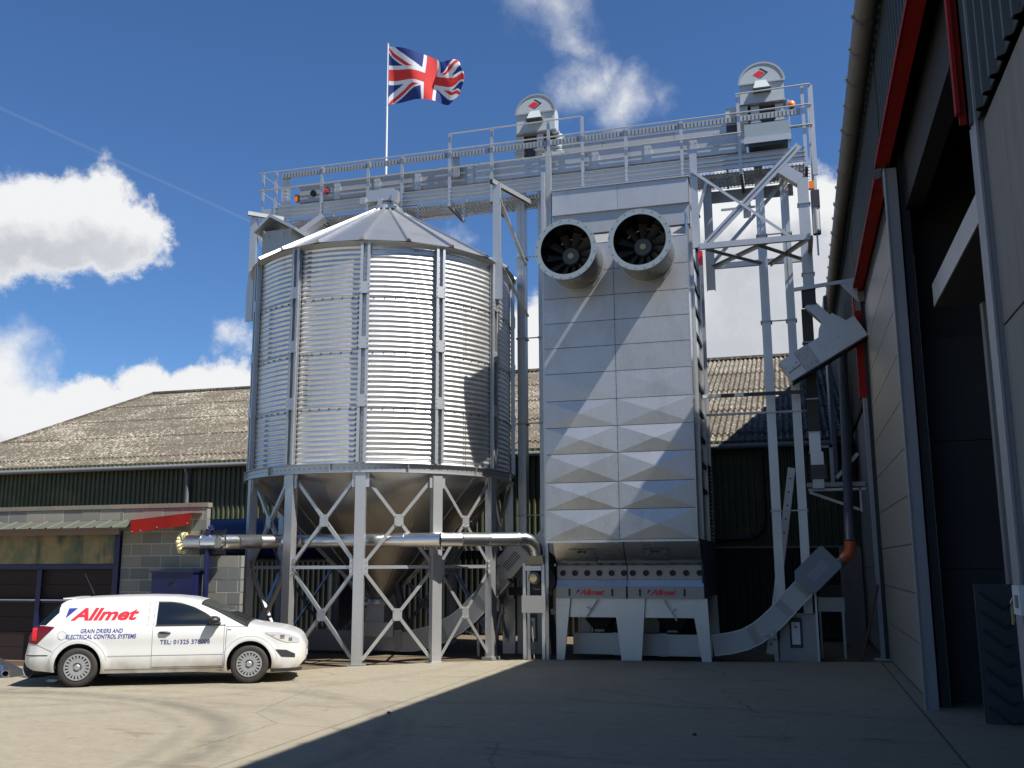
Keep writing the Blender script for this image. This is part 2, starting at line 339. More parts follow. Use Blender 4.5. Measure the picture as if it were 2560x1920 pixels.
def text_mesh(s, size, shear=0., offset=0., space=1., xs=1.):
    cu = bpy.data.curves.new('t', 'FONT'); cu.body = s; cu.size = size; cu.shear = shear; cu.offset = offset; cu.space_character = space; cu.resolution_u = 3
    ob = bpy.data.objects.new('t', cu); COL.objects.link(ob); dg = bpy.context.evaluated_depsgraph_get()
    me = bpy.data.meshes.new_from_object(ob.evaluated_get(dg)); vs = [(v.co.x*xs, v.co.y) for v in me.vertices]; fs = [tuple(p.vertices) for p in me.polygons]
    bpy.data.objects.remove(ob); bpy.data.curves.remove(cu); bpy.data.meshes.remove(me)
    x0 = min(v[0] for v in vs); return [(x-x0, y) for x, y in vs], fs
def letters(parent, s, x, z, w, h, fmap, m, shear=0., offset=0., space=1., name='lettering', **kw):
    # lettering of total width w and cap height h, lower left corner at (x, z); fmap(x, z) gives the 3D point
    vs, fs = text_mesh(s, 1., shear, offset, space)
    W_ = max(v[0] for v in vs); cap = [v[1] for v in vs]; H_ = max(cap); kz = h/H_
    mb = MB(); mb.add([fmap(x+vx*w/W_, z+vy*kz) for vx, vy in vs], fs)
    return mb.part(name, m, parent, fix=False, **kw)

# ------------------------------------------------------------------ ground
mb = MB(); mb.add([(-400, -300, -.05), (400, -300, -.05), (400, 900, -.05), (-400, 900, -.05)], [(0, 1, 2, 3)]); structure(mb, 'ground', DIRT)
mb = MB(); poly = [(-60, -60), (28.3, -60), (28.3, 22.0), (1.52, 21.9), (-1.7, 21.15), (-5.4, 20.78), (-6.6, 20.1), (-7.4, 19.65), (-8.9, 18.35), (-9.6, 17.2), (-10.2, 16.9), (-60, 17.0)]
mb.prism(poly, lambda x, y: (x, y, 0), lambda x, y: (x, y, -.3)); structure(mb, 'pavement', CONC)
# ------------------------------------------------------------------ barn at the back
BY = 28.0; BX0, BX1 = -30.7, 1.55; EZ = 5.30; RY, RZ = 41.5, 10.5
barn = thing('barn', (-14, BY, 0), 'long low barn with green corrugated walls and a lichen covered cement roof behind the silo', 'barn')
mb = MB(); x = BX0+.3; prof = []
while x < BX1:
    prof += [(x, 0), (x+.085, 0), (x+.11, .05), (x+.155, .05)]; x += .18
def clad(prof, y, z0, z1):
    mb = MB(); n = len(prof); mb.add([(p[0], y-p[1], z) for z in (z0, z1) for p in prof], [(i, i+1, n+i+1, n+i) for i in range(n-1)]); return mb
clad(prof, BY, 2.45, EZ+.1).part('upper_cladding', GREEN, barn)
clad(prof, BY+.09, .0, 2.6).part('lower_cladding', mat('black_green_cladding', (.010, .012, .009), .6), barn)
MB().box(BX0+.3, BX1, BY-.02, BY+.04, 2.40, 2.455).part('drip_trim', PVCG, barn)
MB().box(BX0+.32, BX1, BY+.12, RY, 0, EZ-.1).part('inner_wall', DGREY, barn)
# roof: eight overlapping courses of corrugated sheet
nc = 9
sl = (RZ-EZ)/(RY-BY)
pitch = .18; ncor = int((BX1+.15-BX0)/pitch)
for k in range(nc):
    y0 = BY-.25+(RY-BY+.25)*k/nc - (.0 if k == 0 else .16); y1 = BY-.25+(RY-BY+.25)*(k+1)/nc
    mb = MB(); pts = []
    for i in range(ncor*6+1):
        x = BX0 + i*pitch/6; w = .040*cos(2*pi*i/6)
        pts.append((x, w))
    n = len(pts); vs = []
    for (yy, dz) in ((y0, .035), (y0, .02), (y1, .0)):
        for (x, w) in pts: vs.append((x, yy, EZ-.02+(yy-BY)*sl+w+dz+.012*(k % 2)))
    for (x, w) in pts: pass
    mb.add(vs, [(r*n+i, r*n+i+1, (r+1)*n+i+1, (r+1)*n+i) for r in range(2) for i in range(n-1)])
    mb.part('roof_course', ASB, barn, smooth=50)
mb = MB(); mb.prism([(BX0, 0), (BX1+.15, 0)], lambda a, b: (a, 0, 0), lambda a, b: (a, 0, 0)) if False else None
mb.box(BX0-.05, BX1+.1, RY-.18, RY+.18, RZ-.02, RZ+.085).part('ridge_cap', ASB, barn)
mb = MB(); mb.add([(BX0, RY, RZ-.05), (BX1, RY, RZ-.05), (BX1, RY+14, 5.2), (BX0, RY+14, 5.2)], [(0, 1, 2, 3)]).part('rear_roof', ASB, barn)
mb = MB(); mb.add([(BX0+.3, BY, 0), (BX0+.3, BY, EZ), (BX0+.3, RY, RZ-.1), (BX0+.3, RY+14, 5.2), (BX0+.3, RY+14, 0)], [(0, 1, 2, 3, 4)]).part('gable_wall', GREEN, barn)
mb = MB(); mb.beam((BX0-.02, BY-.3, EZ-.1), (BX0-.02, RY, RZ+.02), .06, .22).part('verge_board', ASB, barn)
mb = MB(); mb.tube([(BX0, BY-.30, EZ-.10), (BX1, BY-.30, EZ-.10)], .075, 10).part('gutter', PVCG, barn, smooth=40)
mb = MB(); mb.tube([(-19.15, BY-.3, EZ-.15), (-19.15, BY-.16, EZ-.4), (-19.15, BY-.16, 0)], .07, 10).part('downpipe', PVCG, barn, smooth=40)
mb = MB(); mb.tube([(-6.5, BY-.15, 2.66), (-1.35, BY-.15, 2.66), (-1.1, BY-.15, 2.72), (-.92, BY-.15, 2.9), (-.84, BY-.15, 3.2), (-.84, BY-.15, 5.0)], .075, 10)
solo(mb, 'cable_duct', BLACK, 'black round cable duct bending upward on the green barn wall right of the drier', 'pipe', smooth=40)

# ------------------------------------------------------------------ grain silo
SX, SY, SR = -9.585, 21.78, 3.12
silo = thing('grain_silo', (SX, SY, 0), 'big round corrugated zinc grain silo on braced legs behind the white van', 'silo')
cd0 = V((-SX, -SY, 0)).normalized(); left0 = V((-cd0.y*-1, 0, 0))
CA = atan2(cd0.y, cd0.x)
def sp(theta_deg, r, z):    # theta: degrees to the left as seen from the camera
    a = CA - radians(theta_deg); return V((SX+r*cos(a), SY+r*sin(a), z))
def sp_dir(th): a = CA-radians(th); return V((cos(a), sin(a), 0)), V((-sin(a), cos(a), 0))
SZ0, SZ1 = 4.10, 8.98; TH = (SZ1-SZ0)/4
ncorr, seg = 11, 8
base = MB()
def wallP(u, v):
    a = u*2*pi/8; z = v*TH; r = SR + .009*cos(2*pi*v*ncorr); return (r*cos(a), r*sin(a), z)
base.grid(wallP, 14, ncorr*seg)
wme = base.mesh('wall_panel', SHEET, smooth=60)
bolts = MB()
def bolt(p, nrm, r=.011, h=.009, n=6, m=None):
    (m or bolts).lathe([(0, r), (h, r*.8), (h, .001)], p, nrm, n)
for t in range(4):
    for k in range(8):
        th0 = 10.0 + 45*k + (22.5 if t % 2 else 0)
        o = inst('wall_panel', wme, silo, (0, 0, SZ0+t*TH), (0, 0, CA-radians(th0)))
        if abs(((th0+180) % 360)-180) < 95:
            for j in range(ncorr):
                for dth in (-.55, .55):
                    n_, _ = sp_dir(th0+dth); bolt(sp(th0+dth, SR+.008, SZ0+t*TH+(j+.5)*TH/ncorr*1.0), n_, .017, .014)
    for i in range(84):
        th = i*360/84
        if abs(((th+180) % 360)-180) < 95:
            n_, _ = sp_dir(th); bolt(sp(th, SR+.0, SZ0+(t+1)*TH-.055), n_, .017, .022)
# ring beam
mb = MB(); RB0, RB1 = 3.90, 4.10
mb.lathe([(RB0, SR-.05), (RB0, SR+.09), (RB0+.012, SR+.09), (RB0+.012, SR+.03), (RB1-.012, SR+.03), (RB1-.012, SR+.09), (RB1, SR+.09), (RB1, SR-.05)], (SX, SY, 0), (0, 0, 1), 96, closed=True)
mb.part('ring_beam', GALV, silo, smooth=30)
for i in range(150):
    th = i*2.4
    if abs(((th+180) % 360)-180) < 95: n_, _ = sp_dir(th); bolt(sp(th, SR+.03, 4.0), n_, .014)
for i in range(12):      # short plates across the beam
    n_, t_ = sp_dir(7.8+30*i+12)
    MB().beam(sp(7.8+30*i+12, SR+.06, RB0+.012), sp(7.8+30*i+12, SR+.06, RB1-.012), .06, .012, t_).part('joint_plate', GALV, silo)
PT = [7.8+30*i for i in range(12)]
# wall stiffeners, one set of meshes turned around the silo
def stiff(z0, z1):
    m = MB(); R_ = SR+.018
    m.box(R_, R_+.012, -.105, .105, z0, z1)
    for s_ in (-1, 1):
        m.box(R_+.012, R_+.085, s_*.055-.006, s_*.055+.006, z0, z1)
        m.box(R_+.085, R_+.097, min(s_*.105, s_*.045), max(s_*.105, s_*.045), z0, z1)
    return m
segs = [(4.11, 5.42), (5.42, 6.63), (6.63, 7.85), (7.85, 8.94)]
sme = [stiff(a+.004, b).mesh('stiffener', GALV) for a, b in segs]
spl = MB(); spl.box(SR+.115, SR+.127, -.115, .115, -.13, .13)
for (a, b) in ((-.09, -.09), (.09, -.09), (-.09, .09), (.09, .09), (-.09, 0), (.09, 0)): spl.lathe([(0, .012), (.014, .009), (.014, .001)], (SR+.127, a, b), (1, 0, 0), 6)
splm = spl.mesh('splice_plate', GALV)
hol = MB()
for th in PT:
    a = CA-radians(th)
    for m in sme: inst('stiffener', m, silo, (0, 0, 0), (0, 0, a))
    for z in (5.42, 6.68, 7.90): inst('splice_plate', splm, silo, (0, 0, z), (0, 0, a))
    if abs(((th+180) % 360)-180) < 95:
        n_, t_ = sp_dir(th)
        for k in range(36): bolt(sp(th, SR+.03, 4.2+k*.13), n_, .011, .01, 6, hol)
hol.part('stiffener_bolts', DARK, silo, kind='stuff')
# legs
leg = MB(); LW, LD = .215, .15; R_ = SR+.045
leg.box(R_, R_+.014, -LW/2, LW/2, 0, 3.895)
leg.box(R_-LD, R_, -LW/2, -LW/2+.014, 0.004, 3.895); leg.box(R_-LD, R_, LW/2-.014, LW/2, 0.004, 3.895)
lme = leg.mesh('leg', GALV)
ft = MB(); ft.box(R_-LD-.05, R_+.06, -.17, .17, -.045, .016); ftm = ft.mesh('foot_plate', GALVD)
gp = MB(); gp.box(R_-.03, R_-.018, -.19, .19, 1.79, 2.12)
for sx in (-1, 1):
    for zz in (1.84, 1.95, 2.06): gp.lathe([(0, .015), (.014, .012), (.014, .001)], (R_-.018, sx*.155, zz), (1, 0, 0), 6)
gpm = gp.mesh('gusset_plate', GALV)
tg = MB(); tg.box(R_-.03, R_-.018, -.18, .18, 3.60, 3.89); tgm = tg.mesh('gusset_plate', GALV)
for th in PT:
    a = CA-radians(th)
    for nm, m in (('leg', lme), ('foot_plate', ftm), ('gusset_plate', gpm), ('gusset_plate', tgm)): inst(nm, m, silo, (0, 0, 0), (0, 0, a))
cg = None
for i, th in enumerate(PT):
    th2 = th+30; n_, t_ = sp_dir(th+15)
    def pp(f, z, ro=0.):     # f 0..1 between leg and leg
        a_, b_ = sp(th, SR+.02, z), sp(th2, SR+.02, z); e = (b_-a_).normalized()*.11; a_ = a_+e; b_ = b_-e
        return a_+(b_-a_)*f+n_*ro
    for (za, zb) in ((3.80, 2.03), (1.87, .10)):
        zm = (za+zb)/2
        MB().angle(pp(0, za, .0), pp(1, zb, .0), .068, .01, n_).part('brace', GALV, silo)
        MB().angle(pp(1, za, -.028), pp(.5, zm, -.028), .068, .01, n_).part('brace', GALV, silo)
        MB().angle(pp(.5, zm, -.028), pp(0, zb, -.028), .068, .01, n_).part('brace', GALV, silo)
        g = MB(); c_ = pp(.5, zm, .012)
        g.beam(c_-V((0, 0, .125)), c_+V((0, 0, .125)), .19, .01, n_)
        for (q, w) in ((-.07, -.09), (.07, -.09), (-.07, .09), (.07, .09)): g.lathe([(0, .014), (.012, .012), (.012, .001)], c_+n_*.006+t_*q+V((0, 0, w)), n_, 6)
        g.part('centre_plate', GALV, silo)
    MB().angle(pp(0, 1.95, .01), pp(1, 1.95, .01), .068, .01, n_).part('tie_bar', GALV, silo)
# hopper cone
CZ1, CZ0, CR1, CR0 = 3.92, 1.20, SR-.02, .26
cp = MB()
def coneP(u, v):
    a = u*2*pi/16; r = CR1+(CR0-CR1)*v; return (r*cos(a), r*sin(a), CZ1+(CZ0-CZ1)*v)
cp.grid(coneP, 3, 12); cpm = cp.mesh('cone_panel', CONE, smooth=60)
sl_n = V((CZ1-CZ0, 0, -(CR1-CR0))).normalized()
lap = MB(); lap.beam((CR1+.004, 0, CZ1), (CR0+.01, 0, CZ0), .07, .012, sl_n)
for k in range(34):
    f = (k+.5)/34; r = CR1+(CR0-CR1)*f
    for q in (-.018, .018): lap.lathe([(0, .012), (.012, .009), (.012, .001)], V((r+.006, q, CZ1+(CZ0-CZ1)*f)), sl_n, 5)
lapm = lap.mesh('lap_seam', CONE)
for k in range(16):
    a = CA-radians(3+22.5*k)
    inst('cone_panel', cpm, silo, (0, 0, 0), (0, 0, a)); inst('lap_seam', lapm, silo, (0, 0, 0), (0, 0, a))
mb = MB(); mb.lathe([(1.10, .30), (1.10, .36), (1.14, .36), (1.14, .27), (1.2, .27)], (SX, SY, 0), (0, 0, 1), 24).part('cone_collar', GALV, silo, smooth=30)
mb = MB(); mb.box(SX-.22, SX+.22, SY-.2, SY+.2, .62, 1.06); mb.box(SX-.28, SX+.28, SY-.27, SY+.27, 1.06, 1.10).part('outlet', GALV, silo)
# roof
RE, RZ0, RZ1, RT = SR+.14, 8.97, 10.80, .32
rp = MB()
def roofP(u, v):
    h = radians(9); a = -h+u*2*h
    r = (RE+(RT-RE)*v)*cos(h)/cos(a) if False else RE+(RT-RE)*v
    return (r*cos(a), r*sin(a), RZ0+(RZ1-RZ0)*v - .05*sin(pi*u)*(1-v)*0)
rp.grid(roofP, 1, 1)
rpm = rp.mesh('roof_panel', mat('roof_sheet', (.50, .51, .52), .38, .92, fn=galv((.54, .545, .55), .40, .1, .8, .25, .12, .2)))
rs = MB(); dn = V((RZ1-RZ0, 0, RE-RT)).normalized()
rs.prism([(-.055, 0), (.055, 0), (.028, .06), (-.028, .06)], lambda a, b: V((RE*.9985, a, RZ0))+dn*b, lambda a, b: V((RT, a*.6, RZ1))+dn*b*.6)
rsm = rs.mesh('roof_rib', MATS['roof_sheet'])
for k in range(20):
    inst('roof_panel', rpm, silo, (0, 0, 0), (0, 0, CA-radians(18*k+.3))); inst('roof_rib', rsm, silo, (0, 0, .002), (0, 0, CA-radians(18*k+9.3)))
mb = MB(); mb.lathe([(RZ0-.10, SR+.03), (RZ0-.02, RE-.02), (RZ0-.035, RE+.012), (RZ0-.10, SR+.04)], (SX, SY, 0), (0, 0, 1), 80, closed=True).part('eave_trim', GALVD, silo, smooth=30)
bolts.part('bolts', mat('bolt_zinc', (.16, .16, .15), .45, .6), silo, kind='stuff')
for t in (1, 2, 3): MB().lathe([(0, SR+.012), (0, SR+.019), (.012, SR+.019), (.012, SR+.012)], (SX, SY, SZ0+t*TH-.012), (0, 0, 1), 112, closed=True).part('lap_edge', GALVD, silo, smooth=30)
# head box on the peak
mb = MB(); mb.lathe([(10.78, .42), (10.86, .42), (10.86, .30), (10.98, .30)], (SX, SY, 0), (0, 0, 1), 24).part('roof_collar', GALV, silo, smooth=30)
mb = MB(); mb.box(SX-.42, SX+.30, SY-.33, SY+.05, 11.0, 11.30); mb.box(SX-.58, SX-.42, SY-.38, SY-.30, 10.95, 11.12); mb.box(SX+.30, SX+.46, SY-.42, SY-.25, 10.93, 11.2); mb.box(SX-.1, SX+.02, SY-.36, SY-.33, 10.86, 11.05).part('inlet_box', GALV, silo)
# roof hatch behind the left slope
mb = MB(); hx, hy = -12.35, 21.6
hatch = thing('roof_hatch', (hx, hy, 9.4), 'small grey sheet metal hatch with pitched lid on the left of the silo roof', 'hatch')
MB().box(hx-.42, hx+.42, hy-.40, hy+.4, 9.35, 10.42).part('hatch_box', GALVD, hatch)
mb = MB(); mb.add([(hx-.55, hy-.60, 10.42), (hx+.62, hy-.60, 10.38), (hx+.62, hy+.5, 10.38), (hx-.55, hy+.5, 10.42), (hx-.12, hy-.60, 10.80), (hx-.12, hy+.5, 10.80),
                   (hx-.55, hy-.60, 10.34), (hx+.62, hy-.60, 10.30), (hx+.62, hy+.5, 10.30), (hx-.55, hy+.5, 10.34), (hx-.12, hy-.60, 10.72), (hx-.12, hy+.5, 10.72)],
                  [(0, 4, 5, 3), (4, 1, 2, 5), (6, 9, 11, 10), (10, 11, 8, 7), (0, 6, 10, 4), (4, 10, 7, 1), (3, 5, 11, 9), (5, 2, 8, 11), (0, 3, 9, 6), (1, 7, 8, 2)]).part('hatch_lid', GALV, hatch)
for dx in (-.5, -.3, .2, .45): MB().beam((hx+dx, hy-.56, 10.38), (hx+dx*.8, hy-.41, 10.22), .02, .015).part('lid_strut', GALV, hatch)
MB().chan((-12.35, 21.65, 10.25), (-11.55, 22.1, 11.05), .26, .16, .012, (-.3, -.9, .3)).part('hatch_spout', GALV, hatch)
# cantilever brackets carrying the gantry, left and right of the silo
def bracket(xp, yp, z0, z1, xt, yt, label):
    b = thing('gantry_bracket', (xp, yp, z0), label, 'bracket', 'gantry brackets bolted to the silo')
    MB().chan((xp, yp, z0), (xp, yp, z1), .17, .12, .012, (0, -1, 0)).part('upright', GALV, b)
    MB().chan((xp-.08, yp-.15, z1+.05), (xt, yt, z1+.0), .10, .10, .012, (0, 0, 1)).part('top_arm', GALVD, b)
    MB().angle((xp+.05, yp, z1-.35), (xt-.1, yt-.1, z1-1.7), .07, .01, (0, -1, 0)).part('diagonal', GALV, b)
    MB().angle((xp+.05, yp+.02, z1-1.9), (xt-.05, yt-.1, z1-3.0), .06, .01, (0, -1, 0)).part('diagonal', GALV, b)
    MB().box(xp-.12, xp+.14, yp+.01, yp+.03, z0, z0+1.0).part('fixing_plate', GALV, b)
    return b
bracket(-13.42, 21.8, 8.25, 11.15, -12.75, 22.2, 'galvanised gantry bracket standing at the left edge of the silo')
bracket(-6.42, 20.95, 8.05, 10.9, -5.95, 22.3, 'galvanised gantry bracket with diagonals between the silo and the left fan')
# ------------------------------------------------------------------ gantry walkway
GY0, GY1 = 22.2, 23.3
gan = thing('gantry_walkway', (-6.3, 22.7, 10.9), 'long galvanised walkway gantry with railings running over the silo and the drier', 'walkway')
xs_p = [-13.03, -11.66, -10.32, -9.36, -8.05, -6.92, -5.44, -4.58, -3.50, -2.16, -.81, .66]
tall = {-8.05: 12.90, -6.92: 12.90, -5.44: 12.90, -4.58: 12.92, -.81: 12.96, .66: 12.98}
for y in (GY0+.02, GY1):
    x0 = -13.03
    for a, b in zip(xs_p[:-1], xs_p[1:]):
        m = MB(); s_ = -1 if y < 22.5 else 1
        z0, z1 = 11.10, 11.45
        m.box(a+.03, b-.005, y-.006, y+.006, z0, z1)
        for zz in (z1-.012, z1-.13, z0+.12, z0): m.box(a+.03, b-.005, y-.045, y-.006, zz, zz+.012)
        m.part('side_beam', GALV, gan)
m = MB(); m.box(-13.42, -13.41, GY0+.02, GY1, 11.12, 11.45); m.part('end_beam', GALV, gan)
MB().box(-13.42, -13.0, GY0+.012, GY0+.024, 11.12, 11.45).part('side_beam', GALV, gan)
# grating: bearing bars and cross bars
gr = MB()
for i in range(int((.75+13.35)/.085)): x = -13.35+i*.085; gr.box(x, x+.022, GY0+.05, GY1-.03, 11.06, 11.075)
for i in range(6): y = GY0+.1+i*.19; gr.box(-13.35, .75, y, y+.02, 11.05, 11.06)
gr.part('grating_bars', GALV, gan, kind='stuff')
for x in xs_p: MB().chan((x, GY0, 11.0), (x, GY1+.1, 11.0), .07, .09, .01, (0, 0, 1)).part('cross_bearer', GALVD, gan)
for x in xs_p:
    zt = tall.get(x, 12.47)
    MB().chan((x, GY0-.012, 10.98 if x > -5 and x < -2 else 10.95), (x, GY0-.012, zt), .075, .04, .008, (0, -1, 0)).part('rail_post', GALV, gan)
for x in [-13.3, -11.9, -10.6, -9.3, -8.0, -6.7, -5.2, -3.9, -2.6, -1.2, .1]:
    MB().box(x, x+.05, GY1-.01, GY1+.03, 11.05, 12.5).part('rail_post', GALVD, gan)
def rail(p, q, r=.02): MB().tube([p, q], r, 8).part('rail', GALV, gan, smooth=40)
rail((-13.5, GY0-.05, 12.46), (.83, GY0-.05, 12.46)); rail((-13.5, GY0-.05, 11.96), (.83, GY0-.05, 11.96))
rail((-8.05, GY0-.05, 12.89), (-4.58, GY0-.05, 12.90)); rail((-.85, GY0-.05, 12.94), (.83, GY0-.05, 12.96))
rail((-13.5, GY0-.05, 12.46), (-13.5, GY1, 12.46)); rail((-13.5, GY0-.05, 11.96), (-13.5, GY1, 11.96))
rail((-13.5, GY1+.03, 12.46), (.83, GY1+.03, 12.46)); rail((.83, GY0-.05, 12.96), (.83, GY1, 12.96)); rail((.83, GY0-.05, 12.46), (.83, GY1, 12.46)); rail((.83, GY0-.05, 11.96), (.83, GY1, 11.96))
for (x, y, zt) in ((-13.44, GY0+.05, 12.46), (-13.44, GY1, 12.46)): MB().box(x-.03, x+.03, y-.02, y+.02, 11.1, zt).part('rail_post', GALV, gan)
for y in (GY0+.05, GY1): MB().box(.79, .90, y-.03, y+.03, 10.75, 12.96).part('end_post', GALV, gan)
MB().box(.80, .815, GY0+.08, GY1-.03, 10.8, 11.45).part('end_beam', GALV, gan)
# perforated cable tray under the top rail
tray = thing('cable_tray', (-6, GY0, 12.2), 'long perforated cable tray fixed under the top rail of the gantry', 'cable tray')
m = MB(); m.box(-12.85, .60, GY0+.03, GY0+.04, 12.27, 12.42); m.box(-12.85, .60, GY0+.0, GY0+.03, 12.262, 12.27); m.part('tray', GALVD, tray)
m = MB()
for i in range(150):
    x = -12.8+i*.089; m.box(x, x+.012, GY0+.022, GY0+.0295, 12.29, 12.405)
m.part('slots', DARK, tray, kind='stuff')
m = MB(); m.box(-12.88, -12.62, GY0+.05, GY0+.06, 11.45, 12.42)
for k in range(9): m.box(-12.80, -12.70, GY0+.04, GY0+.0495, 11.52+k*.1, 11.56+k*.1)
m.part('drop_tray', GALV, tray)
m = MB(); m.box(-7.98, -7.80, GY0+.045, GY0+.055, 11.75, 12.42)
for k in range(12):
    for q in range(3): m.box(-7.96+q*.055, -7.93+q*.055, GY0+.038, GY0+.0445, 11.79+k*.05, 11.80+k*.05)
m.part('drop_tray', GALVD, tray)
# ------------------------------------------------------------------ overhead conveyors
cv = thing('overhead_conveyor', (-6, 22.55, 11.6), 'long enclosed chain conveyor trunking on the gantry ending above the silo', 'conveyor')
xs_c = [-12.42, -11.3, -10.15, -9.0, -7.55, -5.6, -4.3, -3.0, -1.9, -.75]
for a, b in zip(xs_c[:-1], xs_c[1:]):
    m = MB(); m.box(a+.004, b-.004, 22.42, 22.80, 11.60, 12.06); m.box(a+.004, b-.004, 22.405, 22.419, 11.80, 11.815); m.part('trunking', GALV if a > -9 else GALVD, cv)
    m = MB(); m.box(b-.09, b+.09, 22.395, 22.82, 11.585, 12.085)
    for (u, w) in ((-.06, .1), (-.06, .36), (.06, .1), (.06, .36)): m.lathe([(0, .014), (.012, .01), (.012, .001)], (b+u, 22.395, 11.6+w), (0, -1, 0), 6)
    m.part('joint_plate', GALV, cv)
MB().box(-12.5, -.7, 22.38, 22.83, 12.086, 12.10).part('cover', GALVD, cv)
m = MB(); m.prism([(-12.45, 11.59), (-12.2, 11.35), (-11.6, 11.35), (-11.45, 11.59)], lambda a, b: (a, 22.44, b), lambda a, b: (a, 22.78, b)); m.part('end_outlet', GALVD, cv)
MB().lathe([(0, .085), (.06, .085), (.06, .001)], (-12.0, 22.42, 11.82), (0, -1, 0), 16).part('bearing', BLACK, cv, smooth=40)
MB().box(-12.59, -12.51, 22.45, 22.6, 11.68, 11.88).part('limit_switch', ORANGE, cv)
for (a, b, z) in ((-9.75, -9.15, 11.30), (-4.55, -3.95, 11.4), (-3.3, -2.7, 11.42)):
    MB().box(a, b, 22.46, 22.78, z, 11.597).part('slide_outlet', GALVD, cv); 
def emblem(parent, x, y, z, s):   # red diamond with a black chevron
    MB().prism([(-1, 0), (-.15, .55), (.62, .12), (-.25, -.55)], lambda a, b: (x+a*s, y, z+b*s), lambda a, b: (x+a*s, y+.002, z+b*s)).part('emblem', REDL, parent)
    MB().prism([(-.15, .82), (.15, .86), (1.1, .15), (.05, -.62), (-.22, -.60), (.78, .12)], lambda a, b: (x+a*s, y-.0, z+b*s), lambda a, b: (x+a*s, y+.002, z+b*s)).part('emblem', BLACK, parent)
emblem(cv, -11.62, 22.392, 11.84, .13)
cv2 = thing('upper_conveyor', (-3, 23.0, 12.1), 'second enclosed conveyor lying higher and behind, between the two elevator heads', 'conveyor')
for a, b in ((-5.95, -4.2), (-4.2, -2.4), (-2.4, -.6)):
    MB().box(a+.004, b-.004, 22.86, 23.2, 12.10, 12.50).part('trunking', GALVD if a < -4 else GALV, cv2)
MB().box(-6.0, -.55, 22.84, 23.22, 12.50, 12.52).part('cover', GALVD, cv2)
MB().prism([(-5.6, 12.52), (-5.5, 12.66), (-4.75, 12.66), (-4.7, 12.52)], lambda a, b: (a, 22.9, b), lambda a, b: (a, 23.2, b)).part('inlet', GALV, cv2)
db = thing('drive_box', (-.16, 22.1, 11.8), 'flat pale grey drive box mounted outside the gantry railing below the right elevator head', 'machine box')
m = MB(); m.box(-.68, .34, 21.98, 22.12, 11.72, 12.06); m.part('box_body', PALE, db); MB().box(-.70, .36, 21.96, 22.14, 11.58, 11.72).part('box_skirt', GALV, db)
MB().box(-.60, .28, 22.0, 22.9, 11.50, 11.577).part('box_underside', DARK, db)

# ------------------------------------------------------------------ bucket elevators
def elevator(x0, x1, xl, xr, label, boxes):
    e = thing('bucket_elevator', ((xl[0]+xr[1])/2, 22.9, 0), label, 'elevator', 'twin leg bucket elevators')
    xc = (x0+x1)/2; r = (x1-x0)/2; zt = 13.42
    # head: straight lower box and half round top
    def head_poly(r_, zt_, z0): return [(xc-r_, z0), (xc+r_, z0)]+[(xc+r_*cos(pi*i/20), zt_+r_*.98*sin(pi*i/20)) for i in range(21)]
    m = MB(); m.prism(head_poly(r, zt, 12.92), lambda a, b: (a, 22.70, b), lambda a, b: (a, 23.12, b)); m.part('head_casing', PALE_G, e, smooth=30)
    m = MB(); pr = [(xc+(r+.015)*cos(pi*i/20), zt+(r+.015)*.98*sin(pi*i/20)) for i in range(21)]
    for p, q in zip(pr[:-1], pr[1:]): m.beam((p[0], 22.69, p[1]), (q[0], 22.69, q[1]), .05, .012, (0, -1, 0))
    m.part('head_rim', GALVD, e)
    m = MB(); m.box(xc-r-.03, xc-.25*r, 22.66, 22.70, zt-.02, zt+.02); m.box(xc+.2*r, xc+r+.03, 22.66, 22.70, zt-.02, zt+.02); m.box(xc-r-.03, xc+r+.03, 22.67, 23.14, 12.90, 12.93)
    m.part('head_flange', GALVD, e)
    MB().prism([(-.16*r-.06, .06), (.1*r+.05, .06), (.3*r+.05, -.22), (-.3*r-.04, -.22)], lambda a, b: (xc+a, 22.698, zt+b), lambda a, b: (xc+a*1.0, 22.698-(.02 if b > 0 else .20), zt+b)).part('bearing_cover', PALE_G, e)
    MB().box(xc-.3*r-.05, xc+.3*r+.06, 22.47, 22.698, zt-.26, zt-.222).part('cover_base', DARK, e)
    emblem(e, xc-.02, 22.697, zt+.23, .17*r/.5)
    MB().box(xc-r*.9, xc+r*.9, 22.9, 23.1, 12.3, 12.89).part('inner_head', DARK, e)
    MB().box(xl[0]-.03, xl[1]+.03, 22.68, 23.1, 12.40, 12.43).part('leg_flange', GALVD, e); MB().box(xr[0]-.03, xr[1]+.03, 22.68, 23.1, 12.40, 12.43).part('leg_flange', GALVD, e)
    for (a, b) in (xl, xr):
        z = 12.89; zz = [12.89, 9.62, 7.52, 5.38, 3.15, .9]
        for z1, z0 in zip(zz[:-1], zz[1:]):
            m = MB(); m.box(a, b, 22.80, 23.06, z0+.004, z1-.004); m.box((a+b)/2-.006, (a+b)/2+.006, 22.79, 22.80, z0+.004, z1-.004)
            m.part('trunk', GALV, e)
    for z in (9.62, 7.52, 5.38, 3.15):
        m = MB(); m.box(xl[0]-.03, xl[1]+.03, 22.775, 23.08, z-.018, z+.018); m.box(xr[0]-.03, xr[1]+.03, 22.775, 23.08, z-.018, z+.018); m.box(xl[1]+.03, xr[0]-.03, 22.80, 22.83, z-.012, z+.012)
        m.part('trunk_clamp', GALVD, e)
    return e
PALE_G = mat('elevator_paint', (.38, .45, .46), .45, .15, fn=galv((.39, .425, .435), .45, .1, 1, .12))
e1 = elevator(-6.40, -5.39, (-6.44, -6.24), (-5.89, -5.72), 'bucket elevator with round head between the silo and the left fan', 0)
e2 = elevator(-.76, .27, (-.53, -.33), (.04, .23), 'bucket elevator with round head at the right end of the gantry', 1)
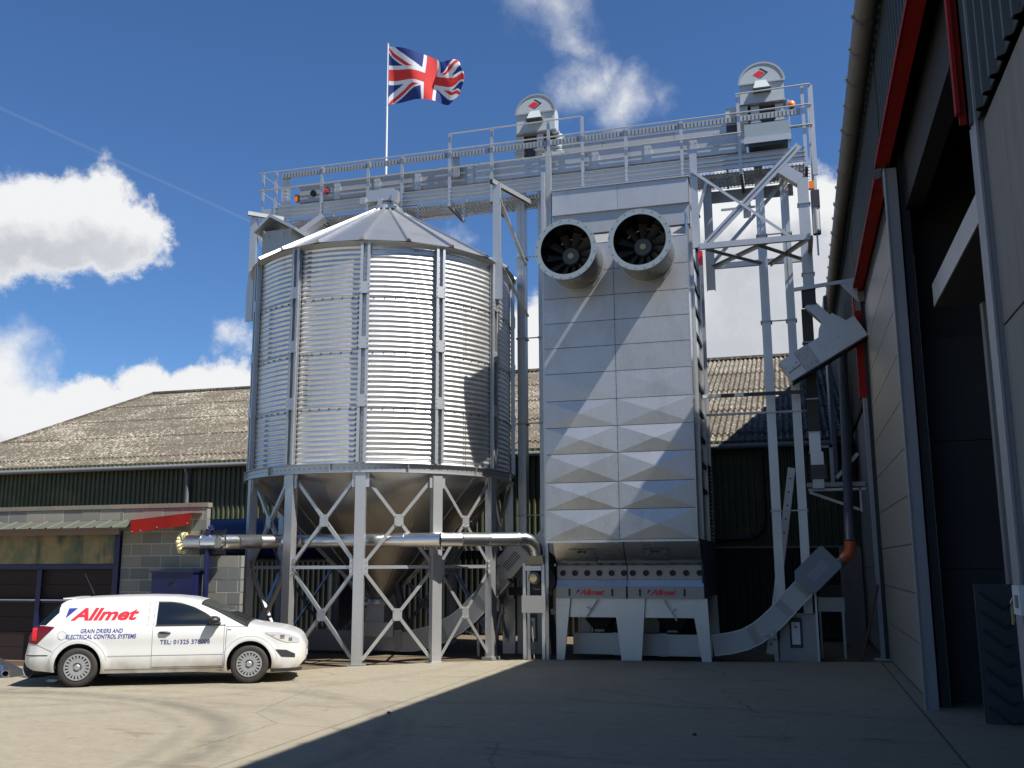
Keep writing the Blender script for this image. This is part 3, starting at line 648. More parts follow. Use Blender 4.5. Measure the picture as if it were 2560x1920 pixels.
# boots
def boot(e, xa, xb, y, name='boot'):
    m = MB(); m.prism([(xa, -.04), (xb+.05, -.04), (xb+.02, .3), (xb-.12, 1.15), (xb-.12, 1.25), (xa, 1.25), (xa, .94)] if name == 'boot' else [(xa, -.04), (xb, -.04), (xb, .92), (xa+.04, .92)],
                      lambda a, b: (a, y, b), lambda a, b: (a, y+.75, b)); m.part('boot_casing', OFFW, e)
    cx = (xa+xb)/2-.03
    MB().box(cx-.13, cx+.13, y-.02, y, .24, .86).part('boot_door', DARK, e)
    MB().box(cx-.085, cx+.085, y-.028, y-.02, .31, .77).part('door_label', WHITEP, e)
    MB().prism([(-.045, 0), (0, .03), (.045, 0), (0, -.03)], lambda a, b: (cx+a, y-.032, .67+b), lambda a, b: (cx+a, y-.028, .67+b)).part('emblem', REDL, e)
    MB().box(cx-.055, cx+.055, y-.031, y-.028, .60, .606).part('emblem', REDL, e)
boot(e1, -6.38, -5.62, 22.45)
boot(e2, -.50, .27, 22.0, 'b')
MB().box(-.57, -.53, 21.96, 22.0, -.04, 1.0).part('stand_leg', GALV, e2); MB().box(.27, .31, 21.96, 22.02, -.04, 1.5).part('stand_leg', GALV, e2)
MB().box(-6.72, -6.42, 22.4, 22.44, -.04, 1.2).part('side_cover', GALVD, e1); MB().box(-6.6, -5.55, 22.5, 22.54, 1.28, 1.46).part('cross_channel', DARK, e1)
MB().box(-5.55, -5.2, 22.35, 22.4, .86, .98).part('slide_box', OFFW, e1)
# motor, gearbox and beacon on the right head
MB().box(-1.13, -.82, 22.8, 23.1, 12.55, 12.92).part('motor_guard', PALE_G, e2); MB().box(-1.13, -.84, 22.85, 23.08, 12.3, 12.55).part('motor', DARK, e2)
MB().box(-.82, -.60, 22.72, 23.0, 12.45, 12.88).part('gear_cover', PALE_G, e2)
m = MB(); [m.box(-.80, -.64, 22.712, 22.72, 12.52+k*.1, 12.545+k*.1) for k in range(4)]; m.part('louvre', GALVD, e2)
m = MB(); m.lathe([(0, .07), (.03, .09), (.12, .085), (.16, .05), (.165, .001)], (.42, 22.9, 12.78), (0, 0, 1), 16)
bcn = thing('beacon', (.42, 22.9, 12.7), 'orange round warning beacon right of the right elevator head', 'beacon', 'orange beacons')
m.part('beacon_lens', ORANGE, bcn, smooth=40); MB().box(.34, .37, 22.88, 22.92, 11.9, 13.0).part('beacon_post', GALV, bcn); MB().box(.37, .45, 22.87, 22.93, 12.72, 12.78).part('beacon_base', DARK, bcn)
m = MB(); [m.lathe([(0, .10+.03*(k % 2)), (.05, .14), (.10, .10)], (-5.33, 22.95, 12.35+k*.1), (0, 0, 1), 16) for k in range(5)]
m.box(-5.5, -5.2, 22.8, 23.1, 12.25, 12.35); m.box(-5.47, -5.3, 22.75, 23.05, 12.85, 12.9); m.part('drive_motor', PALE_G, e1, smooth=40)

# ------------------------------------------------------------------ support truss right of the drier
tr_ = thing('support_truss', (-.7, 22, 8.4), 'galvanised truss with crossed diagonals holding the gantry right of the drier', 'truss')
MB().chan((-1.82, 21.16, 8.92), (-1.82, 21.16, 11.15), .15, .10, .012, (0, -1, 0)).part('upright', GALV, tr_)
MB().chan((-1.66, 22.9, 8.4), (-1.66, 22.9, 11.1), .20, .12, .012, (0, -1, 0)).part('upright', GALVD, tr_)
MB().chan((-5.20, 21.16, 9.0), (-5.20, 21.16, 11.5), .12, .10, .012, (0, -1, 0)).part('upright', GALV, tr_)
MB().angle((-1.86, 21.10, 10.72), (.22, 21.12, 8.95), .06, .01, (0, -1, 0)).part('diagonal', GALV, tr_)
m = MB(); m.beam((.50, 21.14, 11.05), (-1.60, 21.14, 8.97), .055, .02, (0, -1, 0), .05); m.beam((.50, 21.14, 11.05), (-1.60, 21.14, 8.97), .055, .02, (0, -1, 0), -.05); m.beam((.50, 21.17, 11.05), (-1.60, 21.17, 8.97), .13, .01, (0, -1, 0)); m.part('diagonal', GALV, tr_)
MB().chan((-1.74, 21.12, 8.93), (.62, 21.12, 8.93), .13, .08, .012, (0, -1, 0)).part('bottom_chord', GALV, tr_)
MB().chan((-1.70, 23.0, 9.02), (.68, 23.0, 9.02), .13, .08, .012, (0, -1, 0)).part('bottom_chord', GALV, tr_)
m = MB(); m.angle((-1.60, 23.0, 9.1), (.45, 23.0, 11.3), .09, .012, (0, -1, 0)); m.part('diagonal', GALVD, tr_)
MB().angle((-1.6, 22.9, 9.0), (-.3, 21.2, 8.95), .08, .01, (0, 0, 1)).part('plan_brace', GALVD, tr_)
MB().angle((-1.6, 21.2, 8.9), (-.35, 22.95, 8.95), .06, .01, (0, 0, 1)).part('plan_brace', GALV, tr_)
MB().angle((-.3, 22.95, 8.95), (.55, 21.25, 8.95), .08, .01, (0, 0, 1)).part('plan_brace', GALVD, tr_)
MB().angle((-.5, 21.2, 8.9), (.6, 22.95, 8.95), .06, .01, (0, 0, 1)).part('plan_brace', GALV, tr_)
MB().chan((.62, 21.1, 8.93), (.62, 23.0, 8.98), .10, .08, .01, (0, 0, 1)).part('end_tie', GALV, tr_)
MB().box(-1.25, -.5, 21.25, 21.28, 9.75, 9.80).part('tie_plate', GALVD, tr_); MB().box(-.77, -.60, 21.3, 21.32, 9.55, 9.95).part('notice_plate', WHITEP, tr_)
MB().angle((-1.6, 22.3, 10.95), (-1.9, 22.3, 10.0), .07, .01, (0, -1, 0)).part('knee_brace', GALV, tr_)
MB().box(-1.8, .35, 23.36, 23.40, 10.74, 11.04).part('rear_beam', GALVD, tr_)
sign = MB(); sign.box(-1.80, -1.70, 21.3, 21.32, 8.55, 8.88); solo(sign, 'warning_sign', REDL, 'small red and white warning sign hanging under the truss beside the drier', 'sign')

# ------------------------------------------------------------------ grain drier
dr = thing('grain_drier', (-3.6, 21.5, 0), 'tall pale zinc grain drier tower with two round fan outlets like eyes', 'grain drier')
XL, XM, XR, YF, YB = -5.20, -3.60, -1.97, 20.60, 24.0
MB().box(XL+.05, XR-.04, YF+.03, YB, 2.5, 9.02).part('inner_casing', DARK, dr)
rows = [2.50, 3.14, 3.72, 4.34, 4.92, 5.51, 6.12, 6.70, 7.27, 7.84, 8.43, 9.05]
for (xa, xb) in ((XL, XM), (XM, XR)):
    for z0, z1 in zip(rows[:-1], rows[1:]):
        a, b, c, d = xa+.005, xb-.005, z0+.006, z1-.006; cx, cz = (a+b)/2, (c+d)/2; dp = {0: .062, 1: .062, 2: .060, 3: .054, 4: .034, 5: .012}.get(rows.index(z0), .003)
        m = MB(); m.add([(a, YF, c), (b, YF, c), (b, YF, d), (a, YF, d), (cx, YF-dp, cz), (a, YF+.028, c), (b, YF+.028, c), (b, YF+.028, d), (a, YF+.028, d)],
                        [(0, 1, 4), (1, 2, 4), (2, 3, 4), (3, 0, 4), (0, 5, 6, 1), (1, 6, 7, 2), (2, 7, 8, 3), (3, 8, 5, 0), (8, 7, 6, 5)]); m.part('casing_panel', DRY, dr)
MB().box(XL-.0, XL+.045, YF+.03, YB, 2.5, 9.0).part('side_sheet', DRY, dr)
sidem = mat('smooth_side_sheet', (.66, .67, .68), .16, 1., fn=galv((.55, .56, .57), .17, .06, 1., .1))
for z0, z1 in ((2.5, 3.1), (3.1, 4.9), (4.9, 6.7), (6.7, 8.5), (8.5, 9.6)):
    for ya, yb in ((YF+.03, 21.45), (21.45, 23.0), (23.0, 24.1)): MB().box(XR-.035, XR, ya+.003, yb-.003, z0+.003, z1-.003).part('side_sheet', sidem, dr)
for y in (21.45, 23.0, 24.08): MB().box(XR, XR+.05, y-.02, y+.02, 2.5, 9.6).part('side_rib', GALV, dr)
for k in range(12):
    z = 3.55+k*.585; m = MB(); m.box(XR, XR+.03, 21.5, 22.95, z, z+.09)
    m.part('side_slot', BLACK, dr)
for k in range(26):
    z = 2.0+k*.09; MB().box(XR+.0, XR+.05, 23.2, 24.0, z, z+.03).part('louvre_blade', DARK, dr)
rv = MB()
for z in [2.58+k*.147 for k in range(44)]:
    for x in (XL+.03, XM-.025, XM+.025, XR-.03): rv.lathe([(0, .008), (.007, .006), (.007, .001)], (x, YF, z), (0, -1, 0), 5)
for z0 in rows[1:-1]:
    for k in range(26): rv.lathe([(0, .007), (.006, .005), (.006, .001)], (XL+.08+k*.122, YF, z0-.022), (0, -1, 0), 5)
rv.part('rivets', mat('rivet_zinc', (.22, .22, .215), .45, .6), dr, kind='stuff')
# sloping shoulder and upper wall
def slope(xa, xb): return MB().prism([(YF+.0, 9.06), (21.2, 9.48), (21.26, 9.48), (YF+.06, 9.06)], lambda a, b: (xa+.005, a, b), lambda a, b: (xb-.005, a, b))
slope(XL, XM).part('shoulder_sheet', DRY, dr); slope(XM, XR).part('shoulder_sheet', DRY, dr)
for (xa, xb) in ((-5.10, -3.56), (-3.56, -1.94)):
    MB().box(xa+.003, xb-.003, 21.2, 21.23, 9.49, 10.0).part('upper_panel', DRY, dr); MB().box(xa+.003, xb-.003, 21.10, 21.14, 10.0, 10.58).part('top_panel', DRY, dr)
MB().box(-5.08, -1.95, 21.15, 23.9, 9.5, 10.57).part('plenum_box', GALVD, dr)
MB().box(-5.12, -1.92, 21.07, 23.9, 10.585, 10.62).part('top_edge', GALVD, dr)
MB().box(-5.11, -1.93, 21.095, 21.2, 9.985, 9.999).part('drip_edge', GALVD, dr)
MB().box(XL, XM-.002, YF-.02, YF+.02, 2.44, 2.495).part('bottom_trim', GALV, dr); MB().box(XM+.002, XR, YF-.03, YF+.02, 2.45, 2.495).part('bottom_trim', GALV, dr)
MB().box(XL-.10, XL-.02, YF+.25, YF+.35, 1.5, 11.0).part('corner_post', GALV, dr)
# fans
def fan(cx, cz, ang0):
    y0 = YF-.02; ax = (0, -1, 0); R_ = .60; L_ = 1.1
    f = MB(); f.lathe([(0, R_), (L_, R_), (L_, R_-.012), (0, R_-.012)], (cx, y0, cz), ax, 64, closed=True); d = f.part('fan_duct', DUCT, dr, smooth=30)
    f = MB(); f.lathe([(L_, R_-.045), (L_+.018, R_-.045), (L_+.018, R_+.07), (L_, R_+.07)], (cx, y0, cz), ax, 64, closed=True); f.part('flange', PALE, d, smooth=30)
    f = MB()
    for k in range(20):
        a = 2*pi*(k+.5)/20; f.lathe([(0, .012), (.006, .01), (.006, .001)], (cx+(R_+.035)*cos(a), y0-L_-.018, cz+(R_+.035)*sin(a)), ax, 6)
    f.part('flange_bolts', DARK, d, kind='stuff')
    f = MB(); f.lathe([(0, R_), (.0, R_+.03), (.03, R_+.03), (.03, R_)], (cx, y0, cz), ax, 64, closed=True).part('base_flange', GALV, d, smooth=30)
    f = MB(); f.lathe([(.02, R_-.013), (.02, .01)], (cx, y0, cz), ax, 48).part('back_plate', BLACK, d)
    f = MB(); f.lathe([(.25, .20), (.58, .20), (.61, .18), (.61, .001)], (cx, y0, cz), ax, 32).part('fan_hub', BLADE, d, smooth=30)
    f = MB(); f.lathe([(.61, .065), (.63, .065), (.63, .001)], (cx, y0, cz), ax, 20).part('hub_boss', BRASS, d, smooth=30)
    for k in range(11):
        a = ang0+2*pi*k/11; e_ = V((cos(a), 0, sin(a))); t_ = V((-sin(a), 0, cos(a)))
        b = MB()
        def bp(u, v):
            r = .19+u*(R_-.03-.19); tw = radians(52-26*u); w = .075+.03*u; q = (v-.5)*2*w
            return V((cx, y0-.45, cz)) + e_*r + t_*(q*cos(tw)) + V((0, -1, 0))*(q*sin(tw)+.012*sin(pi*v))
        b.grid(bp, 5, 4); o = b.part('fan_blade', BLADE, d, smooth=60, fix=False)
fan(-4.42, 8.60, .2); fan(-2.84, 8.66, .45)
for (cx, cz) in ((-4.42, 8.60), (-2.84, 8.66)):
    MB().beam((cx+.50, YF-.06, cz-.36), (cx+.36, YF-.045, cz-.56), .03, .012, (0, -1, 0)).part('strap', GALVD, dr)
# lower hood with inspection doors
def hoodc(u): # profile from under the casing down to the hole row
    return [(YF+.38, 2.44), (YF+.14, 2.36), (YF+.16, 2.22), (YF+.22, 2.10), (YF+.42, 2.02), (YF+.60, 1.98)]
for (xa, xb) in ((-5.06, -3.55), (-3.53, -1.95)):
    m = MB(); pr = [(20.66, 2.47), (20.70, 2.34), (20.76, 2.24), (20.83, 2.14), (20.93, 2.04), (21.06, 1.97)]
    m.grid(lambda u, v: (xa+(xb-xa)*u, *pr[min(int(v*5+.001), 5)]), 1, 5); m.part('hood_sheet', HOOD, dr, smooth=60)
    cx = (xa+xb)/2-.15
    m = MB(); pr2 = [(20.70, 2.30), (20.735, 2.235), (20.80, 2.14), (20.90, 2.03), (21.0, 1.985)]
    m.grid(lambda u, v: (cx-.29+.58*u, *pr2[min(int(v*4+.001), 4)]), 1, 4); dd = m.part('inspection_door', HOOD, dr, smooth=60)
    _o = -.055; m = MB(); m.tube([(cx-.07, 20.80, 2.22), (cx-.07, 20.76, 2.24), (cx+.07, 20.76, 2.24), (cx+.07, 20.80, 2.22)], .010, 6); m.tube([(cx-.07, 20.785, 2.30), (cx+.07, 20.785, 2.30)], .010, 6); m.tube([(cx-.07, 20.785, 2.30), (cx-.09, 20.765, 2.26), (cx-.07, 20.76, 2.23)], .01, 6); m.tube([(cx+.07, 20.785, 2.30), (cx+.09, 20.765, 2.26), (cx+.07, 20.76, 2.23)], .01, 6); m.v = [(a, b+_o, c) for a, b, c in m.v]; m.part('handle', BLACK, dd)
    # row of sight holes
    hr = MB(); hr.box(xa-.03, xb+.01, 21.12, 21.16, 1.66, 1.965); hp = hr.part('hole_panel', OFFW, dr)
    for k in range(6):
        hx_ = xa+.10+k*(xb-xa-.17)/5
        MB().lathe([(0, .063), (.022, .063), (.022, .050), (.004, .045), (.004, .001)], (hx_, 21.12, 1.80), (0, -1, 0), 20).part('sight_hole', [BLACK], hp, smooth=30)
    MB().prism([(21.10, 1.655), (21.03, 1.52), (21.06, 1.52), (21.14, 1.655)], lambda a, b: (xa-.03, a, b), lambda a, b: (xb+.01, a, b)).part('bevel_strip', DRY, dr)
    lp = MB().box(xa-.04, xb+.015, 21.03, 21.07, 1.27, 1.518).part('logo_panel', OFFW, dr)
    for q in (.19, .79): MB().box(xa-.04+q*1.56-.018, xa-.04+q*1.56+.018, 21.015, 21.03, 1.32, 1.47).part('grab_slot', BLACK, lp)
    fm = lambda a, b: (a, 21.024, b)
    lx = xa+.43; letters(lp, 'Allmet', lx+.04, 1.345, .56, .115, fm, REDL, .35, .028, .93)
    MB().prism([(lx-.02, 1.36), (lx, 1.45), (lx+.075, 1.45)], fm, lambda a, b: (a, 21.03, b)).part('logo_triangle', NAVYL, lp)
MB().box(-5.12, -5.09, 20.98, 21.0, 1.95, 2.0).part('hood_catch', WHITEP, dr)
MB().box(-5.06, -1.97, 21.17, 24, 1.3, 2.45).part('lower_casing', DARK, dr)
MB().prism([(YF+.35, 2.5), (24.2, 2.5), (24.4, 1.5), (24.1, 1.28), (21.1, 1.28)], lambda a, b: (XR+.04, a, b), lambda a, b: (XR+.0, a, b)).part('side_sheet', DGREY, dr)
# base frame
MB().box(-5.08, -1.9, 21.16, 21.28, .87, 1.268).part('frame_beam', GALV, dr)
for pl in ([(-5.12, -.04), (-4.95, -.04), (-4.80, 1.268), (-5.12, 1.268)], [(-3.71, -.04), (-3.29, -.04), (-3.18, 1.268), (-3.85, 1.268)], [(-2.03, -.04), (-1.84, -.04), (-1.88, 1.268), (-2.22, 1.268)]):
    m = MB(); m.prism(pl, lambda a, b: (a, 21.10, b), lambda a, b: (a, 21.155, b))
    for (a, b) in ((pl[3][0]+.07, 1.12), (pl[2][0]-.07, 1.12), (pl[3][0]+.09, .93), (pl[2][0]-.09, .93)): m.lathe([(0, .013), (.01, .01), (.01, .001)], (a, 21.10, b), (0, -1, 0), 6)
    m.part('leg', GALV, dr)
    MB().prism(pl, lambda a, b: (a, 23.6, b), lambda a, b: (a, 23.66, b)).part('leg', GALVD, dr)
for cx in (-4.32, -2.72):
    m = MB(); m.add([(cx-.62, 21.4, 1.26), (cx+.62, 21.4, 1.26), (cx+.62, 23.4, 1.26), (cx-.62, 23.4, 1.26), (cx-.12, 21.9, .55), (cx+.12, 21.9, .55), (cx+.12, 22.3, .55), (cx-.12, 22.3, .55)],
                    [(0, 1, 5, 4), (1, 2, 6, 5), (2, 3, 7, 6), (3, 0, 4, 7)]); m.part('discharge_hopper', DARK, dr); MB().box(cx-.11, cx+.11, 21.84, 21.89, .53, .57).part('hopper_slide', OFFW, dr)
for (a, b, c, d) in ((-4.20, 1.24, -4.46, .86), (-2.78, 1.24, -2.52, .82)):
    m = MB(); m.tube([(a, 21.06, b), (c, 21.05, d)], .017, 8); e_ = (.06 if c < a else -.06); m.tube([((a*.45+c*.55), 21.04, (b*.45+d*.55)), ((a*.45+c*.55)-e_*1.6, 21.03, (b*.45+d*.55)+.07)], .014, 8); m.part('sprung_lever', GALV, dr, smooth=40)

# ------------------------------------------------------------------ lower curved conveyors
def curve_conv(name, label, pts, h, y0, y1, flat, endbox, xo):
    c = thing(name, (pts[0][0], y0, 0), label, 'conveyor', 'curved conveyors at ground level')
    for (a, b, z0, z1) in flat:
        m = MB(); m.box(a+.003, b-.003, y0, y1, z0, z1); m.part('trunking', GALVD, c)
        m = MB(); m.box(b-.10, b+.08, y0-.012, y1+.01, z0-.012, z1+.012)
        for (u, w) in ((-.07, .08), (.05, .08), (-.07, .25), (.05, .25), (-.07, .42), (.05, .42)): m.lathe([(0, .011), (.008, .009), (.008, .001)], (b+u, y0-.012, z0+w), (0, -1, 0), 6)
        m.part('joint_plate', OFFW if xo else GALVD, c)
    cut = [0, len(pts)//3, 2*len(pts)//3, len(pts)-1]
    def nrm(i):
        p, q = V(pts[max(i-1, 0)]), V(pts[min(i+1, len(pts)-1)]); d = (q-p).normalized(); return V((-d.y, d.x))
    for k in range(3):
        m = MB(); vs = []
        for i in range(cut[k], cut[k+1]+1):
            p = V(pts[i]); n_ = nrm(i); a = p+n_*h/2; b = p-n_*h/2
            vs += [(a.x, y0, a.y), (b.x, y0, b.y), (b.x, y1, b.y), (a.x, y1, a.y)]
        n = len(vs)//4; m.add(vs, [(4*i+j, 4*i+(j+1) % 4, 4*i+4+(j+1) % 4, 4*i+4+j) for i in range(n-1) for j in range(4)]+[(0, 1, 2, 3), (4*n-4, 4*n-1, 4*n-2, 4*n-3)])
        m.part('curved_trunking', GALVD, c, smooth=30)
        m = MB(); vs = []
        for i in range(cut[k], cut[k+1]+1):
            p = V(pts[i]); n_ = nrm(i)
            for s_ in (1, -1):
                a = p+n_*(h/2+.012)*s_; b = p+n_*(h/2-.012)*s_; vs += [(a.x, y0-.03, a.y), (b.x, y0-.03, b.y)]
        n = len(vs)//4; m.add(vs, [(4*i, 4*i+1, 4*i+5, 4*i+4) for i in range(n-1)]+[(4*i+2, 4*i+3, 4*i+7, 4*i+6) for i in range(n-1)]); m.part('edge_flange', GALV, c)
        p = V(pts[cut[k+1]]); d = (V(pts[cut[k+1]])-V(pts[cut[k+1]-1])).normalized(); n_ = V((-d.y, d.x))
        q0, q1 = p-d*.13, p+d*.04
        MB().prism([(q0+n_*(h/2+.01)).to_tuple(), (q1+n_*(h/2+.01)).to_tuple(), (q1-n_*(h/2+.01)).to_tuple(), (q0-n_*(h/2+.01)).to_tuple()], lambda a, b: (a, y0-.012, b), lambda a, b: (a, y1+.01, b)).part('joint_plate', OFFW, c)
    (cx, cz, hw, hh, ang) = endbox; ca, sa = cos(ang), sin(ang)
    pol = [(-hw, -hh+.12), (-hw+.12, -hh), (hw-.05, -hh), (hw, -hh+.05), (hw, hh-.05), (hw-.05, hh), (-hw+.12, hh), (-hw, hh-.12)]
    f = lambda yy: (lambda a, b: (cx+a*ca-b*sa, yy, cz+a*sa+b*ca))
    bx = MB().prism(pol, f(y0-.14), f(y1+.12)).part('drive_guard', OFFW if xo else mat('grey_guard', (.20, .215, .235), .5, .2), c)
    for k in range(9):
        for r_ in (-.075, .03):
            a = -.20+k*.05; MB().prism([(a, r_-.045), (a+.022, r_-.045), (a+.022, r_+.05), (a, r_+.05)], f(y0-.147), f(y0-.141)).part('vent_slot', mat('slot_blue_grey', (.30, .36, .46), .5) if not xo else DARK, bx)  # raised strips stand for the slots, blue grey on the grey guard
    return c
p1_ = [(-8.95, .27), (-8.6, .28), (-8.25, .36), (-7.9, .49), (-7.55, .68), (-7.25, .92), (-7.0, 1.17), (-6.75, 1.45), (-6.5, 1.73)]
c1 = curve_conv('silo_conveyor', 'grey curved conveyor rising to the right from under the silo cone', p1_, .46, 21.6, 21.95, [(-11.6, -10.15, .02, .47), (-10.15, -9.0, .04, .5)], (-6.25, 2.07, .40, .27, radians(48)), True)
MB().box(-10.15, -9.1, 21.5, 22.0, .36, .68).part('inlet_box', GALV, c1)
MB().box(-6.95, -6.6, 21.72, 21.9, .95, 1.75).part('discharge_spout', OFFW, c1)
m = MB(); m.prism([(-7.45, .55), (-7.1, .38), (-7.08, -.04), (-7.03, -.04), (-7.03, .42)], lambda a, b: (a, 21.6, b), lambda a, b: (a, 21.64, b)); m.part('stand', OFFW, c1)
p2_ = [(-1.86, .28), (-1.5, .33), (-1.2, .41), (-.95, .53), (-.72, .70), (-.5, .90), (-.32, 1.09), (-.12, 1.30), (.08, 1.50)]
c2 = curve_conv('drier_conveyor', 'grey curved conveyor rising to the right from under the drier', p2_, .42, 21.75, 22.05, [(-4.9, -3.9, .05, .5), (-3.9, -2.9, .04, .5), (-2.9, -1.95, .04, .49)], (.34, 1.84, .45, .30, radians(44)), False)
m = MB(); m.prism([(-.72, .52), (-.56, .44), (-.56, .40), (-.80, .49)], lambda a, b: (a, 21.7, b), lambda a, b: (a, 21.74, b)); m.box(-.60, -.55, 21.7, 21.74, -.04, .62); m.part('stand', OFFW, c2)
MB().box(.32, .62, 21.58, 21.6, 2.12, 2.2).part('maker_plate', WHITEP, c2) if False else None
# tube beside the cone
mb = MB(); mb.tube([(-9.06, 21.55, 1.62), (-8.93, 21.55, 1.1), (-8.76, 21.5, .5)], .105, 12)
hose = solo(mb, 'flexible_hose', DARK, 'dark ribbed flexible hose hanging beside the tip of the silo cone', 'hose', smooth=40)

# ------------------------------------------------------------------ exhaust pipe and fan stand
ep = thing('extraction_pipe', (-9, 19.3, 2.5), 'long shiny round air pipe crossing the silo legs at head height', 'pipe')
path = [V((-11.92, 17.33, 2.46)), V((-11.51, 17.34, 2.46)), V((-11.22, 17.42, 2.46)), V((-11.06, 17.85, 2.47)), V((-10.98, 18.6, 2.49)), V((-10.72, 19.05, 2.50)), V((-10.25, 19.2, 2.505)), V((-8.95, 19.28, 2.51)), V((-7.94, 19.28, 2.505)), V((-7.14, 19.28, 2.505)), V((-6.78, 19.5, 2.51)), V((-6.35, 20.1, 2.52)), V((-5.8, 20.48, 2.53))]
for a, b in zip(path[:-1], path[1:]):
    d_ = (b-a).normalized(); MB().tube([a+d_*.004, b-d_*.004], .145, 24).part('pipe_section', PIPE, ep, smooth=40)
    if b.x > -9.5 or b.x < -11.4: MB().tube([b-d_*.03, b+d_*.03], .153, 24).part('pipe_clamp', PIPE, ep, smooth=40)
el = [path[-1]+V((.0, .0, 0)), V((-5.68, 20.55, 2.54)), V((-5.58, 20.63, 2.50)), V((-5.50, 20.70, 2.42)), V((-5.46, 20.74, 2.31)), V((-5.45, 20.75, 2.18))]
MB().tube(el, .145, 24).part('elbow', HOOD, ep, smooth=50)
MB().chan((-7.35, 19.28, 2.38), (-7.35, 19.55, 2.38), .28, .08).part('pipe_hanger', GALV, ep)
fs_ = thing('fan_stand', (-5.54, 20.95, 0), 'narrow galvanised stand with a small fan motor left of the drier', 'fan unit')
for x in (-5.75, -5.33):
    for y in (20.8, 21.15): MB().chan((x, y, 0 if y < 20.9 else -.04), (x, y, 2.02), .065, .05, .008, (0, -1, 0)).part('leg', GALV, fs_)
MB().box(-5.80, -5.28, 20.76, 20.78, .97, 1.33).part('front_panel', OFFW, fs_)
MB().box(-5.72, -5.36, 20.77, 20.79, 1.86, 1.96).part('cross_bar', GALV, fs_)
m = MB(); m.add([(-5.60, 20.62, 2.17), (-5.31, 20.62, 2.17), (-5.31, 20.90, 2.17), (-5.60, 20.90, 2.17), (-5.74, 20.80, 1.97), (-5.30, 20.80, 1.97), (-5.30, 21.15, 1.97), (-5.74, 21.15, 1.97)], [(0, 1, 5, 4), (1, 2, 6, 5), (2, 3, 7, 6), (3, 0, 4, 7), (0, 3, 2, 1), (4, 5, 6, 7)]); m.part('transition', OFFW, fs_)
m = MB(); m.lathe([(0, .13), (.22, .13), (.25, .09), (.25, .001)], (-5.54, 21.05, 1.70), (0, -1, 0), 24); m.part('motor', mat('motor_grey', (.24, .24, .23), .4, .4), fs_, smooth=40)
MB().lathe([(.25, .09), (.29, .085), (.29, .001)], (-5.54, 21.05, 1.70), (0, -1, 0), 20).part('motor_cap', BRASS, fs_, smooth=40)
MB().lathe([(0, .30), (.22, .30), (.22, .001), (0, .001)], (-5.45, 21.4, 1.65), (0, -1, 0), 32, closed=True).part('fan_housing', DARK, fs_, smooth=40)
MB().tube([(-5.60, 20.9, 1.60), (-5.58, 20.82, 1.49), (-5.48, 20.80, 1.45), (-5.38, 20.82, 1.47), (-5.37, 20.9, 1.3)], .014, 6).part('cable', BLACK, fs_, smooth=40)
cyc = thing('cyclone_guard', (-5.25, 22.0, 2.2), 'tilted grey box guard behind the fan stand against the drier', 'machine box')
MB().beam((-5.65, 21.9, 2.72), (-5.2, 21.9, 2.30), .32, .34, (0, -1, 0)).part('guard_box', GALVD, cyc); MB().beam((-5.55, 21.74, 2.66), (-5.2, 21.74, 2.33), .05, .03, (0, -1, 0)).part('guard_rib', GALV, cyc)
mb = MB(); mb.beam((-5.62, 21.0, .45), (-5.55, 20.85, 0), .02, .02); mb.beam((-5.66, 21.05, .75), (-5.62, 21.0, .45), .02, .02)
solo(mb, 'broom_handle', TIMBER, 'thin wooden stick leaning inside the fan stand', 'stick')

# ------------------------------------------------------------------ spouts on the right
spt = thing('grain_spout', (.45, 22.3, 3.9), 'square galvanised grain spout dropping from the gantry end beside the warehouse gutter', 'spout')
MB().beam((-.02, 22.3, 11.08), (.50, 22.3, 10.66), .26, .26, (0, -1, 0)).part('sloping_spout', GALV, spt)
zs_ = [10.70, 10.08, 9.28, 8.42, 8.10]
for a, b in zip(zs_[:-1], zs_[1:]):
    MB().box(.43, .67, 22.18, 22.42, b+.004, a-.004).part('spout_section', GALV, spt)
    MB().box(.405, .695, 22.155, 22.445, b-.012, b+.012).part('flange', GALVD, spt)
MB().box(.38, .68, 22.12, 22.46, 7.68, 8.08).part('diverter_box', DARK, spt)
MB().beam((.52, 22.28, 7.72), (.88, 22.28, 7.32), .24, .24, (0, -1, 0)).part('sloping_spout', GALV, spt)
MB().prism([(.78, 7.28), (1.0, 7.45), (1.30, 7.25), (1.20, 7.02), (.66, 6.72), (.70, 7.1)], lambda a, b: (a, 22.14, b), lambda a, b: (a, 22.44, b)).part('inlet_hopper', GALV, spt)
for a, b in ((7.68, 6.9), (6.9, 5.6), (5.6, 4.85), (4.85, 4.4)):
    MB().box(.36, .60, 22.5, 22.72, b+.004, a-.004).part('drop_pipe', DGREY if b > 4.8 else GALV, spt); MB().box(.34, .62, 22.48, 22.74, b-.012, b+.012).part('flange', GALVD, spt)
MB().box(.37, .64, 22.45, 22.75, 4.12, 4.40).part('drop_pipe', GALV, spt)
MB().box(.36, .68, 22.42, 22.78, 3.80, 4.12).part('outlet_box', DARK, spt); MB().box(.38, .62, 22.43, 22.76, 3.60, 3.80).part('outlet_box', GALVD, spt)
ch = thing('wall_chute', (.6, 22.2, 6.3), 'thick rectangular chute sloping up into the warehouse wall by the red trim', 'chute')
P0, P1 = V((-.06, 0, 6.15)), V((1.58, 0, 7.09)); dd_ = (P1-P0); nn_ = V((-dd_.z, 0, dd_.x)).normalized()*.27
def chs(f0, f1, m_, nm, g=0.):
    a, b = P0+dd_*f0, P0+dd_*f1; k = 1+g
    MB().prism([((a-nn_*k).x, (a-nn_*k).z), ((b-nn_*k).x, (b-nn_*k).z), ((b+nn_*k).x, (b+nn_*k).z), ((a+nn_*k).x, (a+nn_*k).z)], lambda x, z: (x, 22.0-g*.2, z), lambda x, z: (x, 22.45+g*.2, z)).part(nm, m_, ch)
